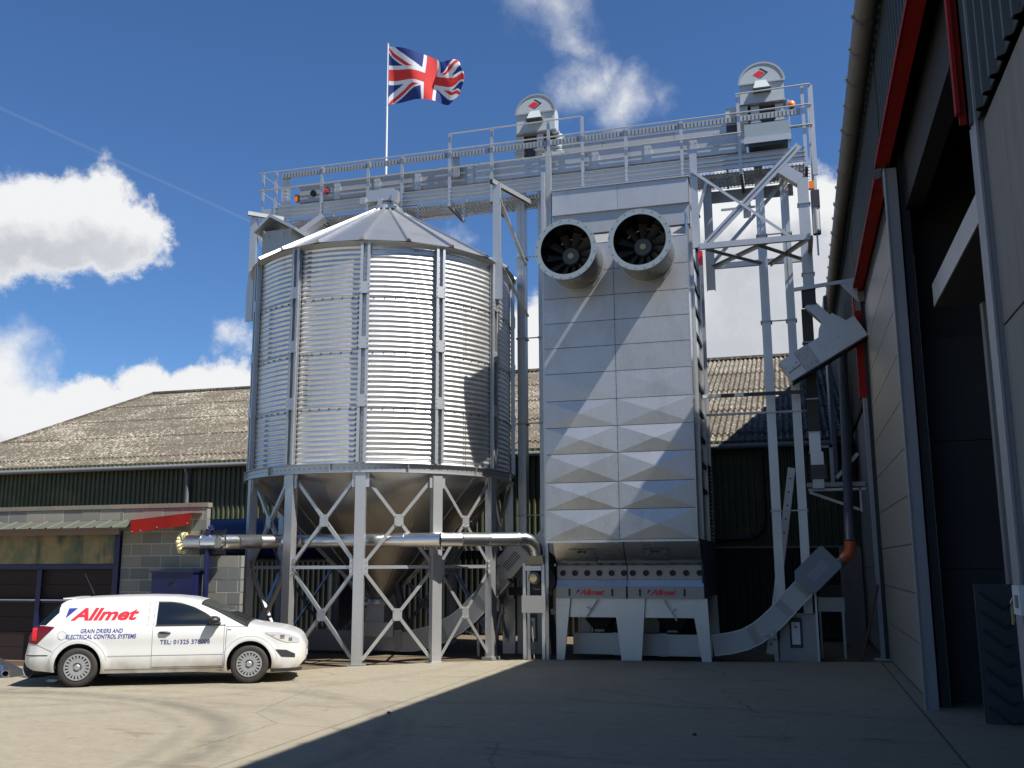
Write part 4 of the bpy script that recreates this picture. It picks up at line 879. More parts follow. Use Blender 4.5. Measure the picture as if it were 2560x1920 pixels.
chs(0, .20, GALV, 'chute_end'); chs(.204, .38, GALVD, 'joint_plate', .03); chs(.384, 1.0, GALV, 'chute_body')
m = MB()
for (f, g) in ((.02, .25), (.10, .0), (.16, .2), (.24, .6), (.24, -.6), (.30, .2), (.30, -.5), (.35, .6), (.35, -.6), (.26, 0), (.5, .3), (.72, .2)):
    q = P0+dd_*f+nn_*g; m.lathe([(0, .012), (.01, .01), (.01, .001)], (q.x, 21.985, q.z), (0, -1, 0), 6)
m.beam((P0+dd_*.02-nn_*.25)+V((0, 21.985, 0)), (P0+dd_*.19-nn_*.12)+V((0, 21.985, 0)), .012, .01, (0, -1, 0)); m.part('rivets', DARK, ch, kind='stuff')
MB().beam((P0-nn_*1.0)+V((0, 22.2, 0)), (P1-nn_*1.0)+V((0, 22.2, 0)), .5, .03, (0, 0, 1)).part('bottom_flange', DARK, ch)
hb = thing('horizontal_tie', (-.8, 22.5, 5.5), 'pair of thin steel ties from the drier side to the drop pipe at mid height', 'tie bars')
MB().box(-1.92, .36, 22.3, 22.35, 5.70, 5.78).part('tie_bar', DARK, hb); MB().box(-1.92, .36, 23.2, 23.25, 5.42, 5.47).part('tie_bar', GALVD, hb)
MB().box(-1.91, -1.5, 22.29, 22.299, 5.70, 5.78).part('tie_label', WHITEP, hb); MB().box(-1.2, -1.0, 22.29, 22.299, 5.70, 5.78).part('tie_label', WHITEP, hb)
lamp2 = thing('beacon', (.66, 22.25, 10.4), 'small orange warning light on top of the grey cylinder right of the square spout', 'beacon', 'orange beacons')
MB().box(.68, .80, 22.2, 22.3, 10.42, 10.60).part('beacon_lens', ORANGE, lamp2); MB().box(.64, .68, 22.2, 22.3, 10.42, 10.60).part('beacon_base', WHITEP, lamp2)
mt = thing('geared_motor', (.80, 22.3, 9.2), 'grey cylindrical motor with dark upper half hanging beside the square spout', 'motor')
MB().box(.71, .90, 22.2, 22.4, 9.98, 10.38).part('terminal_box', DARK, mt); MB().lathe([(9.35, .09), (9.98, .09)], (.80, 22.3, 0), (0, 0, 1), 20).part('motor_body', GALVD, mt, smooth=40); MB().box(.78, .82, 22.28, 22.32, 8.85, 9.35).part('motor_bar', GALV, mt); MB().lathe([(9.345, .09), (9.35, .001)], (.8, 22.3, 0), (0, 0, 1), 20).part('end_cap', DGREY, mt)
wb = thing('wall_bracket', (1.2, 22.3, 7.9), 'galvanised arm with a triangular plate from the warehouse wall to the spout', 'bracket')
MB().beam((.22, 22.05, 8.02), (1.30, 22.05, 8.12), .08, .05, (0, -1, 0)).part('arm', GALV, wb)
MB().prism([(1.15, 8.14), (1.55, 8.20), (1.57, 7.62)], lambda a, b: (a, 22.05, b), lambda a, b: (a, 22.07, b)).part('triangular_plate', GALV, wb)
cb = thing('wall_platform', (.8, 24, 3.6), 'small steel shelf bracket on the warehouse wall carrying the pipe outlet', 'bracket')
MB().box(.27, 1.56, 23.9, 24.2, 3.74, 3.84).part('shelf', GALVD, cb); MB().box(.30, 1.56, 23.88, 23.92, 3.64, 3.70).part('front_angle', GALV, cb)
MB().beam((.32, 23.9, 3.62), (1.40, 23.9, 3.20), .06, .03, (0, -1, 0)).part('diagonal', GALV, cb); MB().box(1.42, 1.46, 23.88, 23.94, 3.15, 3.7).part('wall_post', GALV, cb)
MB().beam((.95, 24.0, 3.95), (1.45, 24.0, 4.5), .08, .05, (0, -1, 0)).part('diagonal', GALV, cb); m = MB(); m.box(.82, .90, 24.0, 24.05, 3.85, 4.72); m.box(.62, .90, 24.0, 24.05, 4.66, 4.72); m.part('upstand', GALVD, cb)
lad = thing('ladder', (-.5, 23.6, 0), 'pale aluminium ladder rail with punched holes leaning behind the right elevator legs', 'ladder')
lp0, lp1 = V((-.75, 23.7, -.04)), V((-.05, 23.9, 4.2))
for s_ in (0, .35):
    MB().beam(lp0+V((0, s_, 0)), lp1+V((0, s_, 0)), .17, .03, (0, -1, 0)).part('ladder_rail', ALU, lad)
for k in range(13):
    q = lp0+(lp1-lp0)*((k+.7)/13.5); MB().tube([q+V((0, -.03, 0)), q+V((0, .36, 0))], .022, 8).part('rung', DARK, lad, smooth=40)
dp = thing('downpipe', (1.1, 23.9, 0), 'grey plastic downpipe ending in a terracotta elbow near the warehouse wall', 'downpipe')
MB().tube([(1.28, 24.0, 7.4), (1.20, 23.7, 5.0), (1.12, 23.0, 3.3), (1.06, 22.3, 2.42)], .105, 16).part('pipe', mat('blue_grey_plastic', (.065, .07, .09), .5), dp, smooth=40)
MB().tube([(1.06, 22.3, 2.45), (1.06, 22.3, 2.30), (1.03, 22.3, 2.20), (.96, 22.3, 2.12), (.90, 22.3, 2.06)], .115, 16).part('elbow', TERRA, dp, smooth=40)
MB().tube([(.90, 22.3, 2.06), (.80, 22.3, 1.97)], .105, 16).part('stub', PVCGL, dp, smooth=40)
db_ = thing('dust_bin', (.6, 23.0, 0), 'low grey steel box on a stand behind the right elevator boot', 'machine box')
MB().box(.35, .90, 22.9, 23.4, .95, 1.25).part('box_body', GALVD, db_); MB().box(.42, .85, 22.95, 23.35, 1.25, 1.5).part('box_top', DGREY, db_)
for (x, y) in ((.38, 22.93), (.86, 22.93), (.38, 23.35), (.86, 23.35)): MB().box(x-.02, x+.02, y-.02, y+.02, -.05, .95).part('box_leg', GALVD, db_)
rod = MB(); rod.tube([(1.12, 21.9, -.05), (1.54, 21.9, 1.55)], .028, 8); solo(rod, 'iron_bar', RUST, 'rusty iron bar leaning against the warehouse wall near the door post', 'bar', smooth=40)

# ------------------------------------------------------------------ warehouse on the right
WX = 1.60; EV = 10.0
wh = thing('warehouse', (WX, 8, 0), 'large warehouse with concrete panels, dark cladding and red door trim on the right', 'warehouse')
def ribclad(y0, y1, z0, z1, px=WX, pitch=.28):
    pr = []; y = y0
    while y < y1-.01:
        pr += [(y, 0), (min(y+.17, y1), 0), (min(y+.20, y1), .045), (min(y+.25, y1), .045)]; y += pitch
    pr.append((y1, 0)); n = len(pr)
    m = MB(); m.add([(px-p[1], p[0], z) for z in (z0, z1) for p in pr], [(i, i+1, n+i+1, n+i) for i in range(n-1)])
    m.add([(px-p[1]+q, p[0], z0) for q in (0, .012) for p in pr], [(i, i+1, n+i+1, n+i) for i in range(n-1)])
    return m
for (y0, y1, z0) in ((-14, -5.6, 5.56), (-5.6, .8, 5.56), (.8, 8.42, 5.56), (8.42, 15.2, 8.05), (15.2, 22.55, 8.0), (22.55, 28.2, 5.52), (28.2, 44, 5.52)):
    ribclad(y0, y1, z0, EV-.02).part('wall_cladding', JUNI, wh)
def cpanels(y0, y1, zs):
    for a, b in zip(zs[:-1], zs[1:]): MB().box(WX+.04, WX+.20, y0+.006, y1-.006, a+.012, b-.012).part('concrete_panel', CPAN, wh)
    MB().box(WX+.062, WX+.18, y0, y1, zs[0], zs[-1]).part('joint_sealant', mat('dark_joint', (.12, .105, .08), .9), wh)  # recessed joint filler, darker brown than the panels
for (y0, y1) in ((-14, -5.0), (-5.0, 1.6), (1.6, 8.22), (22.75, 29.0), (29.0, 44)): cpanels(y0, y1, (0, 1.88, 3.82, 5.54))
# posts
def hcol(x0, x1, y, z0, z1, m_=GALV, d=.20):
    m = MB(); m.box(x0, x1, y, y+.012, z0, z1); m.box(x0, x1, y+d-.012, y+d, z0, z1); m.box((x0+x1)/2-.006, (x0+x1)/2+.006, y+.012, y+d-.012, z0, z1); m.part('door_post', m_, wh)
    MB().box(x0-.02, x0+.0, y-.02, y+d+.02, z0, z1).part('post_face', m_, wh)
WG = mat('weathered_zinc', (.38, .39, .42), .55, .5, fn=galv((.33, .335, .35), .55, .1, 1, .5))
hcol(1.56, 1.78, 22.35, 0, 8.0, WG); hcol(1.58, 1.74, 15.05, 0, 7.9, WG, .13); hcol(1.60, 1.78, 8.24, 0, 7.5, WG, .22)
MB().box(1.40, 1.75, 22.2, 22.5, 0, .03).part('base_plate', GALVD, wh)
# closed sectional door of cream panels
zz = [0.03, .78, 1.53, 2.28, 3.03, 3.78, 4.53, 5.28, 6.03, 6.78, 7.60]
for a, b in zip(zz[:-1], zz[1:]): MB().box(1.70, 1.75, 15.42, 22.28, a+.008, b-.008).part('door_panel', CREAM, wh)
MB().box(1.715, 1.74, 15.32, 22.4, 0, 8.0).part('door_backing', DARK, wh)
MB().box(1.62, 1.70, 22.28, 22.33, 0.0, 7.7).part('door_seal', BLACK, wh)
# red trims
m = MB(); m.box(WX-.14, WX-.13, 8.50, 15.35, 8.02, 8.10); m.box(WX-.13, WX+.07, 8.50, 15.35, 8.03, 8.04); m.part('red_head_trim', RED, wh)
m = MB(); m.box(WX-.13, WX-.12, 15.60, 22.62, 7.94, 8.02); m.box(WX-.12, WX+.08, 15.60, 22.62, 7.95, 7.96); m.part('red_head_trim', RED, wh)
m = MB(); m.box(WX-.13, WX-.10, 22.30, 22.66, 5.55, 8.04); m.box(WX-.10, WX+.02, 22.30, 22.33, 5.55, 7.5); m.part('red_jamb_trim', RED, wh)
m = MB(); m.box(WX-.10, WX+.05, 8.42, 8.45, 5.62, 8.10); m.box(WX-.13, WX-.10, 8.36, 8.45, 5.70, 8.10); m.part('red_jamb_trim', RED, wh)
MB().box(WX-.02, WX+.04, 15.36, 15.59, 7.62, 8.0).part('trim_joint', BLACK, wh)
# eaves gutter with brackets
m = MB(); gx, gz, gr_ = 1.36, 9.93, .155
for k in range(29):
    ya, yb = -14+k*2, -12+k*2
    g = MB(); prf = [(gx+gr_*cos(pi+pi*i/12), gz+gr_*sin(pi+pi*i/12)) for i in range(13)]
    g.add([(p[0], y, p[1]) for y in (ya+.003, yb-.003) for p in prf], [(i, i+1, 14+i, 13+i) for i in range(12)]); 
    prf2 = [(gx+(gr_-.008)*cos(pi+pi*i/12), gz+(gr_-.008)*sin(pi+pi*i/12)) for i in range(13)]
    g.add([(p[0], y, p[1]) for y in (ya+.003, yb-.003) for p in prf2], [(i, i+1, 14+i, 13+i) for i in range(12)])
    g.part('gutter', PVCGL, wh, smooth=40, fix=False)
    for yy in ([ya, ya+1.0] if k > 4 else []):
        b = MB(); 
        for w in ((0, .03), (.06, .09)) if yy == ya else ((0, .03),):
            prb = [(gx+(gr_+.02)*cos(pi+pi*i/12), gz+(gr_+.02)*sin(pi+pi*i/12)) for i in range(13)]
            b.add([(p[0]+(-.0), y, p[1]) for y in (yy+w[0], yy+w[1]) for p in prb], [(i, i+1, 14+i, 13+i) for i in range(12)]); b.box(gx-gr_-.03, gx-gr_+.0, yy+w[0], yy+w[1], gz-.02, gz+.03)
        b.part('gutter_bracket', PVCG, wh, fix=False)
MB().box(WX-.02, WX+.3, -14, 44, EV-.02, EV+.02).part('eave_closer', JUNI, wh)
m = MB(); m.add([(1.40, -14.2, 10.04), (1.40, 44.2, 10.04), (15, 44.2, 12.9), (15, -14.2, 12.9), (28.6, 44.2, 10.0), (28.6, -14.2, 10.0)], [(0, 1, 2, 3), (3, 2, 4, 5)]); m.part('roof', DGREY, wh)
m = MB(); m.add([(1.8, 44, 0), (1.8, 44, 9.95), (15, 44, 12.8), (28.4, 44, 9.95), (28.4, 44, 0)], [(0, 1, 2, 3, 4)]); m.add([(1.8, -14, 0), (1.8, -14, 9.95), (15, -14, 12.8), (28.4, -14, 9.95), (28.4, -14, 0)], [(0, 1, 2, 3, 4)]); m.add([(28.4, -14, 0), (28.4, 44, 0), (28.4, 44, 9.95), (28.4, -14, 9.95)], [(0, 1, 2, 3)]); m.part('outer_wall', JUNI, wh)
# interior seen through the open door
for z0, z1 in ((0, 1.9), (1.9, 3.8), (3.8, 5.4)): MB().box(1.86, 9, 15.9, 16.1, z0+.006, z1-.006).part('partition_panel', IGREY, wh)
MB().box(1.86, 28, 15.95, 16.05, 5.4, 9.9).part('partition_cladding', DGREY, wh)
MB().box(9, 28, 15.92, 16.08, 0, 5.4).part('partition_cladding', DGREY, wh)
MB().box(1.85, 1.93, 15.35, 15.41, 0, 6.6).part('door_track', GALV, wh)
for k in range(7): MB().box(1.82, 1.85, 15.33, 15.36, .9+k*.85, 1.02+k*.85).part('track_clip', WHITEP, wh)
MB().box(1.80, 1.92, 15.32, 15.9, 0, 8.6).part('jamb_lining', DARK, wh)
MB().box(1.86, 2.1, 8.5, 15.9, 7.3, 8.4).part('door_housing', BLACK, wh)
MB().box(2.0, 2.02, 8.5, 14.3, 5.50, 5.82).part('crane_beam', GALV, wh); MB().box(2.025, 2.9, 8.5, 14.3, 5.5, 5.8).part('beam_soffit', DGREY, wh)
MB().chan((2.75, 14.2, 0), (2.75, 14.2, 6.6), .30, .2, .015, (0, -1, 0)).part('inner_column', GALVD, wh); MB().chan((3.25, 14.6, 0), (3.25, 14.6, 6.8), .25, .2, .015, (0, -1, 0)).part('inner_column', WG, wh)
# ribbed plate leaning at the column
rb = thing('louvred_plate', (2.4, 13.9, 0), 'dark grey upright plate with seven slanting ribs inside the open doorway', 'plate')
MB().box(2.14, 2.60, 13.95, 14.0, 0, 1.72).part('plate', mat('ribbed_grey', (.075, .078, .085), .55, .3), rb)
for k in range(7):
    m = MB(); z = 1.62-k*.235; m.beam((2.19, 13.93, z), (2.45, 13.93, z-.21), .03, .02, (0, -1, 0)); m.beam((2.45, 13.93, z-.21), (2.53, 13.93, z-.17), .022, .02, (0, -1, 0)); m.part('rib', DARK, rb)
sw = thing('switch_box', (1.5, 7.9, 1.6), 'pale grey door switch box with a bunch of keys on the warehouse wall', 'switch')
MB().box(1.51, 1.62, 7.92, 8.16, 1.62, 1.83).part('box_body', WHITEP, sw); MB().box(1.50, 1.51, 7.97, 8.05, 1.67, 1.76).part('button_plate', PVCGL, sw)
m = MB(); m.tube([(1.52, 8.20, 1.74), (1.50, 8.20, 1.70), (1.52, 8.20, 1.66)], .006, 6); m.box(1.50, 1.51, 8.19, 8.22, 1.54, 1.67); m.box(1.515, 1.522, 8.21, 8.235, 1.56, 1.68); m.part('keys', BRASS, sw)
# lit concrete upstand far down the wall
MB().box(1.02, 1.56, 27.2, 27.4, -.05, 2.4).part('buttress', CPAN, wh)
MB().box(1.0, 1.1, 26.5, 27.9, 4.1, 9.0).part('gable_board', mat('slate_blue_paint', (.10, .13, .19), .5), barn)

# ------------------------------------------------------------------ block shed on the left
BYF = 17.5
sh = thing('block_shed', (-15, BYF, 0), 'low concrete block shed with a red flashing and blue framed opening behind the van', 'shed')
CH, BLn = .243, .475
bl = MB(); bl.box(0, BLn-.017, 0, .12, 0, CH-.017); 
bmes = bl.mesh('block', BLOCK)
def bmesh_of(L): 
    m = MB(); m.box(0, L-.017, 0, .12, 0, CH-.017); return m.mesh('block', BLOCK)
shorts = {}
def courses(xa, xb, z0, z1, yf, par):
    r = 0; z = z0
    while z < z1-.05:
        x = xa-(BLn/2 if (r+par) % 2 else 0)
        while x < xb-.02:
            a, b = max(x, xa), min(x+BLn, xb)
            if b-a > .04:
                L = round(b-a, 3)
                if abs(L-BLn) < .002: me = bmes
                else:
                    if L not in shorts: shorts[L] = bmesh_of(L)
                    me = shorts[L]
                inst('block', me, sh, V((a+.006, yf+random.uniform(-.003, .003), z+.006))-ORG[sh])
            x += BLn
        z += CH; r += 1
zb = 2.93-12*CH
courses(-13.52, -11.52, zb, 3.17, BYF, 0)
courses(-20.5, -13.52, 2.93, 3.17, BYF, 1)
courses(-11.50, -10.72, zb, 2.2, BYF+.06, 1)
m = MB(); m.box(-13.515, -11.54, BYF+.004, BYF+.11, -.05, 3.16); m.box(-20.5, -13.525, BYF+.004, BYF+.11, 2.75, 3.16); m.box(-11.51, -10.745, BYF+.064, BYF+.17, -.05, 2.19); m.part('mortar', MORT, sh)
cx_ = -20.5
while cx_ < -11.55:
    L = min(.475, -11.50-cx_); MB().box(cx_+.006, cx_+L-.006, BYF-.02, BYF+.14, 3.18, 3.262).part('coping_brick', BRICKM, sh); cx_ += .475
MB().box(-20.5, -11.51, BYF, BYF+.12, 3.17, 3.18).part('mortar', MORT, sh)
# red flashing
m = MB(); m.prism([(-13.02, 2.65), (-11.64, 2.80), (-11.63, 3.03), (-13.03, 2.91)], lambda a, b: (a, BYF-.42, b), lambda a, b: (a, BYF-.41, b))
m.prism([(-13.33, 2.915), (-11.63, 3.035)], lambda a, b: (a, BYF-.42, b), lambda a, b: (a, BYF-.42, b)) if False else None
m.add([(-13.03, BYF-.42, 2.912), (-11.63, BYF-.42, 3.034), (-11.63, BYF+.0, 3.05), (-13.35, BYF+.0, 2.94)], [(0, 1, 2, 3)]); m.part('red_flashing', RED, sh)
for (a, b) in ((-12.98, 2.68), (-12.78, 2.70), (-11.7, 2.83), (-12.4, 2.76)): MB().lathe([(0, .014), (.01, .01), (.01, .001)], (a, BYF-.42, b), (0, -1, 0), 6).part('screw', GALVD, sh)
# corrugated lean-to roof edge
m = MB(); pr = []; x = -20.5
while x < -13.2: pr += [(x, 0), (x+.22, 0), (x+.24, .022), (x+.28, .022), (x+.30, 0)]; x += .40
pr = [p for p in pr if p[0] < -13.05]; n = len(pr)
m.add([(p[0], y, z-p[1]*0+p[1]) for (y, z) in ((BYF-.48, 2.765), (BYF-.01, 2.93)) for p in pr], [(i, i+1, n+i+1, n+i) for i in range(n-1)]); m.add([(p[0], y, z+p[1]) for (y, z) in ((BYF-.48, 2.750), (BYF-.01, 2.915)) for p in pr], [(i, i+1, n+i+1, n+i) for i in range(n-1)]); m.part('sheet_roof', mat('pale_green_sheet', (.085, .088, .064), .6), sh)
MB().box(-20.5, -13.3, BYF-.40, BYF-.34, 2.63, 2.745).part('timber_rail', TIMBER, sh)
# opening with blue frame and boards
MB().box(-13.66, -13.53, BYF-.06, BYF+.12, -.05, 2.70).part('blue_post', NAVY, sh); MB().box(-20.5, -13.67, BYF-.02, BYF+.02, 1.93, 2.03).part('blue_rail', NAVY, sh)
MB().box(-20.5, -13.67, BYF-.0, BYF+.02, 2.04, 2.68).part('dirty_sheet', DIRTYP, sh)
MB().box(-20.5, -13.67, BYF-.02, BYF+.02, 1.24, 1.30).part('blue_rail', NAVY, sh); MB().box(-20.5, -13.67, BYF-.04, BYF-.02, 1.285, 1.31).part('metal_strip', ALU, sh)
for x in (-15.55, -18.4): MB().box(x, x+.12, BYF-.05, BYF-.01, -.05, 1.92).part('blue_post', NAVY, sh)
for z0, z1 in ((.0, .32), (.32, .64), (.64, .94), (.94, 1.235), (1.31, 1.62), (1.62, 1.925)): MB().box(-20.5, -13.67, BYF+.06, BYF+.09, z0+.004, z1-.004).part('board', BROWN, sh)
MB().box(-20.5, -13.7, BYF-.05, BYF+.05, -.05, .05).part('timber_sill', TIMBER, sh)
MB().box(-20.4, -13.7, BYF+.3, BYF+3, -.05, 2.9).part('shed_core', DARK, sh)
# foam around the pipe hole
m = MB()
for k in range(16):
    a = 2*pi*k/16; q = V((-12.93+.0, 19.0, 2.5)); 
    m.lathe([(-.05, .02), (-.02, .055), (.03, .05), (.06, .015)], (-11.93+random.uniform(-.02, .02), 17.33+.17*cos(a), 2.46+.18*sin(a)), (-1, 0, 0), 8)
solo(m, 'foam_seal', FOAM, 'lumpy yellow expanding foam around the left end of the shiny pipe', 'foam', smooth=60)
jw = thing('pier_wall', (-13.2, 19.1, 0), 'short block pier that the shiny pipe enters', 'wall') if False else None
# blue cabinet, pipe, tank
cab = thing('blue_cabinet', (-12.0, BYF-.2, 0), 'navy blue steel cabinet against the block wall behind the van', 'cabinet')
MB().box(-12.50, -11.55, BYF-.34, BYF-.02, .3, 1.86).part('cabinet_body', NAVY, cab); MB().box(-12.53, -11.52, BYF-.37, BYF-.02, 1.862, 1.90).part('cabinet_lid', NAVY, cab); MB().box(-12.07, -11.97, BYF-.36, BYF-.342, 1.68, 1.72).part('latch', BLACK, cab)
MB().box(-12.45, -12.35, BYF-.3, BYF-.1, 0, .3).part('cabinet_foot', NAVY, cab); MB().box(-11.7, -11.6, BYF-.3, BYF-.1, 0, .3).part('cabinet_foot', NAVY, cab)
m = MB(); m.tube([(-11.38, BYF-.15, 2.72), (-11.38, BYF-.15, 1.3), (-11.42, BYF-.15, 1.18), (-11.52, BYF-.15, 1.12)], .055, 12); m.tube([(-11.38, BYF-.15, 2.72), (-11.30, BYF-.10, 2.76)], .055, 10)
solo(m, 'blue_pipe', NAVY, 'navy blue upright pipe right of the blue cabinet', 'pipe', smooth=40)
m = MB()
for k in range(5): m.box(-11.62, -11.05, BYF-.10, BYF-.02, 2.22+k*.028, 2.235+k*.028)
for k in range(3): m.box(-11.62, -11.05, BYF-.10, BYF-.02, 2.62+k*.028, 2.635+k*.028)
for x in (-11.62, -11.06): m.box(x, x+.01, BYF-.05, BYF-.02, 2.2, 2.72)
solo(m, 'wall_grille', BLACK, 'black slatted grille on the block wall behind the pipe end', 'grille')
tank = thing('blue_tank', (-13.8, 25, 0), 'dark blue storage tank standing behind the silo legs', 'tank')
m = MB(); m.lathe([(-2.6, .001), (-2.6, .55), (-2.5, .62), (2.5, .62), (2.6, .55), (2.6, .001)], (-13.8, 25, 2.7), (1, 0, 0), 32); m.part('tank_shell', NAVY, tank, smooth=40)
for x in (-15.6, -12.2): MB().box(x, x+.25, 24.5, 25.5, -.05, 2.3).part('tank_saddle', NAVY, tank)
# bits of duct on the ground behind the van
def duct(a, b, r, m_, lab):
    d = thing('duct_offcut', (a[0], a[1], 0), lab, 'pipe', 'duct offcuts on the ground')
    a, b = V(a), V(b); ax = b-a; L = ax.length
    MB().lathe([(0, r), (L, r), (L, r-.006), (0, r-.006)], a, ax, 28, closed=True).part('tube', m_, d, smooth=40); MB().lathe([(.35, .001), (.35, r-.007)], a, ax, 28).part('inner_shade', BLACK, d)
duct((-13.62, 15.25, .165), (-13.35, 16.3, .165), .16, PVCGL, 'grey round duct offcut with its open end facing out beside the van bumper')
duct((-12.90, 15.32, .13), (-12.75, 15.9, .13), .125, ALU, 'short round duct offcut half hidden under the rear bumper of the van')
duct((-14.45, 15.6, .15), (-14.02, 15.15, .07), .06, PIPE, 'small bright duct offcut lying at the left edge')
m = MB(); m.add([(-14.9, 15.3, 0), (-13.95, 15.2, 0), (-13.98, 15.75, .02), (-14.9, 15.9, .28), (-14.9, 15.5, .34), (-14.2, 15.4, .14)], [(0, 1, 5, 4), (1, 2, 3, 4, 5), (0, 4, 3)]); solo(m, 'scrap_sheet', PIPE, 'crumpled bright metal sheet lying at the left edge behind the van', 'metal sheet')
m = MB(); m.lathe([(0, .17), (.02, .17), (.02, .14), (0, .14)], (-12.72, 14.95, .003), (0, 0, 1), 28, closed=True); m.lathe([(.024, .165), (.04, .165), (.04, .145), (.024, .145)], (-12.70, 14.96, .003), (0, 0, 1), 28, closed=True); solo(m, 'steel_ring', PIPE, 'thin steel clamp ring lying on the concrete by the rear wheel', 'ring', smooth=30)
for (x, y, s_, lab) in ((-5.5, 12.9, .03, 'small dark stone lying at the edge of the big shadow'), (-9.3, 8.9, .018, 'tiny dark pebble in the sunlit foreground of the yard'), (-1.3, 12.2, .03, 'dark stone in the shaded middle of the yard'), (-6.9, 17.6, .02, 'pale pebble on the sunlit concrete before the silo')):
    m = MB(); m.lathe([(0, s_*.8), (s_*.5, s_), (s_, s_*.4), (s_*1.05, .001)], (x, y, 0), (.1, .05, 1), 7)
    solo(m, 'stone', mat('pale_stone', (.40, .37, .31), .9) if lab.startswith('pale') else DARK, lab, 'stone', 'loose stones on the yard')

# ------------------------------------------------------------------ flag
fp = thing('flag_pole', (-10.32, 23.36, 11.05), 'thin white flag pole rising from the gantry', 'flag pole')
MB().tube([(-10.32, 23.36, 11.05), (-10.34, 23.36, 16.42)], [.035, .022], 12).part('pole', WHITEP, fp, smooth=40); MB().lathe([(0, .022), (.03, .035), (.06, .001)], (-10.34, 23.36, 16.42), (0, 0, 1), 12).part('finial', WHITEP, fp, smooth=40)
MB().prism([(-10.32, 11.5), (-10.32, 11.9), (-10.05, 11.5)], lambda a, b: (a+.03, 23.34, b), lambda a, b: (a+.03, 23.35, b)).part('pole_bracket', GALV, fp)
def lerp(tab, u):
    for (a, va), (b, vb) in zip(tab[:-1], tab[1:]):
        if u <= b: t = (u-a)/(b-a); t = t*t*(3-2*t) if False else t; return va+(vb-va)*t
    return tab[-1][1]
def smooth_tab(tab, u, w=.06): return (lerp(tab, max(0, u-w))+lerp(tab, u)*2+lerp(tab, min(1, u+w)))/4
FX = [(0, 0), (.1, 60), (.22, 215), (.36, 400), (.45, 505), (.5, 560), (.56, 640), (.7, 745), (.82, 840), (.92, 950), (1, 998)]
FT = [(0, 0), (.12, 30), (.22, 70), (.35, 140), (.47, 180), (.56, 215), (.7, 300), (.8, 330), (.88, 285), (.94, 265), (1, 330)]
FBm = [(0, 745), (.2, 728), (.35, 745), (.45, 770), (.55, 800), (.7, 815), (.85, 812), (1, 770)]
K = .00237
def flagP(u, v):
    x = smooth_tab(FX, u)*K*.93; t, b = smooth_tab(FT, u), smooth_tab(FBm, u); bulge = sin(pi*v)*30*sin(pi*u*1.0)
    vv = v
    z = 16.36-(t+(b-t)*(1-vv))*K + 0*bulge
    x += .10*sin(pi*v)*u*u + .05*sin(6*v+5*u)*u
    z += .07*sin(9*u+3*v)*u*(1-abs(2*v-1))-.10*u*u*v
    y = 23.34 + .16*sin(2*pi*(1.55*u+.35*v)+.4)*min(1, u*3) + .07*sin(2*pi*(3.1*u-.6*v))*u
    return (-10.31+x, y, z)
def jack(u, v):       # colours of the flag, u 0..1 along, v 0..1 up, aspect 2:1
    X, Y = (u-.5)*60, (v-.5)*30
    if abs(X) < 3 or abs(Y) < 3: return 0
    if abs(X) < 5 or abs(Y) < 5: return 1
    n = sqrt(5); d1 = (X-2*Y)/n; d2 = (X+2*Y)/n
    # red saltire, counterchanged
    if Y*X > 0:
        s = d1*(1 if X > 0 else -1)
        if -2 < s < 0: return 0
    else:
        s = d2*(1 if X > 0 else -1)
        if 0 < s < 2: return 0
    if abs(d1) < 3 or abs(d2) < 3: return 1
    return 2
m = MB(); NU, NV = 170, 100; vs = [flagP(i/NU, j/NV) for i in range(NU+1) for j in range(NV+1)]; m.v = vs
for i in range(NU):
    for j in range(NV): m.f.append((i*(NV+1)+j, (i+1)*(NV+1)+j, (i+1)*(NV+1)+j+1, i*(NV+1)+j+1)); m.mi.append(jack((i+.5)/NU, (j+.5)/NV))
solo(m, 'union_flag', [FR, FW, FB], 'red, white and blue union flag streaming to the right from its pole', 'flag', smooth=60)

# ------------------------------------------------------------------ van
van = thing('van', (-12.11, 15.05, 0), 'white estate car van with red and blue company lettering parked before the silo', 'van', rz=atan2(1.2, 2.54), scale=1.037)
ORG[van] = V((0, 0, 0))
def tab(T):
    def f(s):
        if s <= T[0][0]: return T[0][1]
        for (a, va), (b, vb) in zip(T[:-1], T[1:]):
            if s <= b: t = (s-a)/(b-a); return va+(vb-va)*t
        return T[-1][1]
    def g(s): return (f(s-.03)+2*f(s)+f(s+.03))/4
    return g
WB = 2.703
Hs = tab([(-.88, .52), (-.84, .66), (-.80, .80), (-.72, .97), (-.66, 1.03), (-.36, 1.355), (-.28, 1.395), (0, 1.42), (.5, 1.438), (.95, 1.442), (1.35, 1.43), (1.65, 1.40), (1.86, 1.35), (2.1, 1.25), (2.35, 1.12), (2.60, .99), (2.75, .955), (3.0, .915), (3.2, .88), (3.36, .835), (3.46, .79), (3.53, .735), (3.57, .66), (3.60, .58)])
Bs = tab([(-.88, .42), (-.82, .33), (-.7, .27), (-.4, .24), (.4, .205), (2.3, .205), (3.0, .20), (3.35, .20), (3.5, .24), (3.60, .36)])
Ws = tab([(-.88, .58), (-.86, .66), (-.80, .74), (-.65, .805), (-.4, .845), (0, .865), (1, .875), (2, .875), (2.7, .868), (3.0, .858), (3.2, .835), (3.36, .785), (3.47, .715), (3.54, .62), (3.60, .45)])
def cE(s): h = Hs(s)-Bs(s); return min(.085, h*.3)*(1-.4*min(1, max(0, (s-2.75)/.35)))
def sideY(s, z):
    w = Ws(s)
    if z < .5: w -= .055*((.5-z)/.3)**2
    w += .012*math.exp(-((z-.78)/.10)**2)
    if z > .90: w -= .40*(z-.90)**1.12
    for ax in (0, WB):
        d = sqrt((s-ax)**2+(z-.312)**2)
        if .33 < d < .50 and z > .2: w += .022*(1-abs(d-.40)/.10 if abs(d-.40) < .10 else 0)
    return w
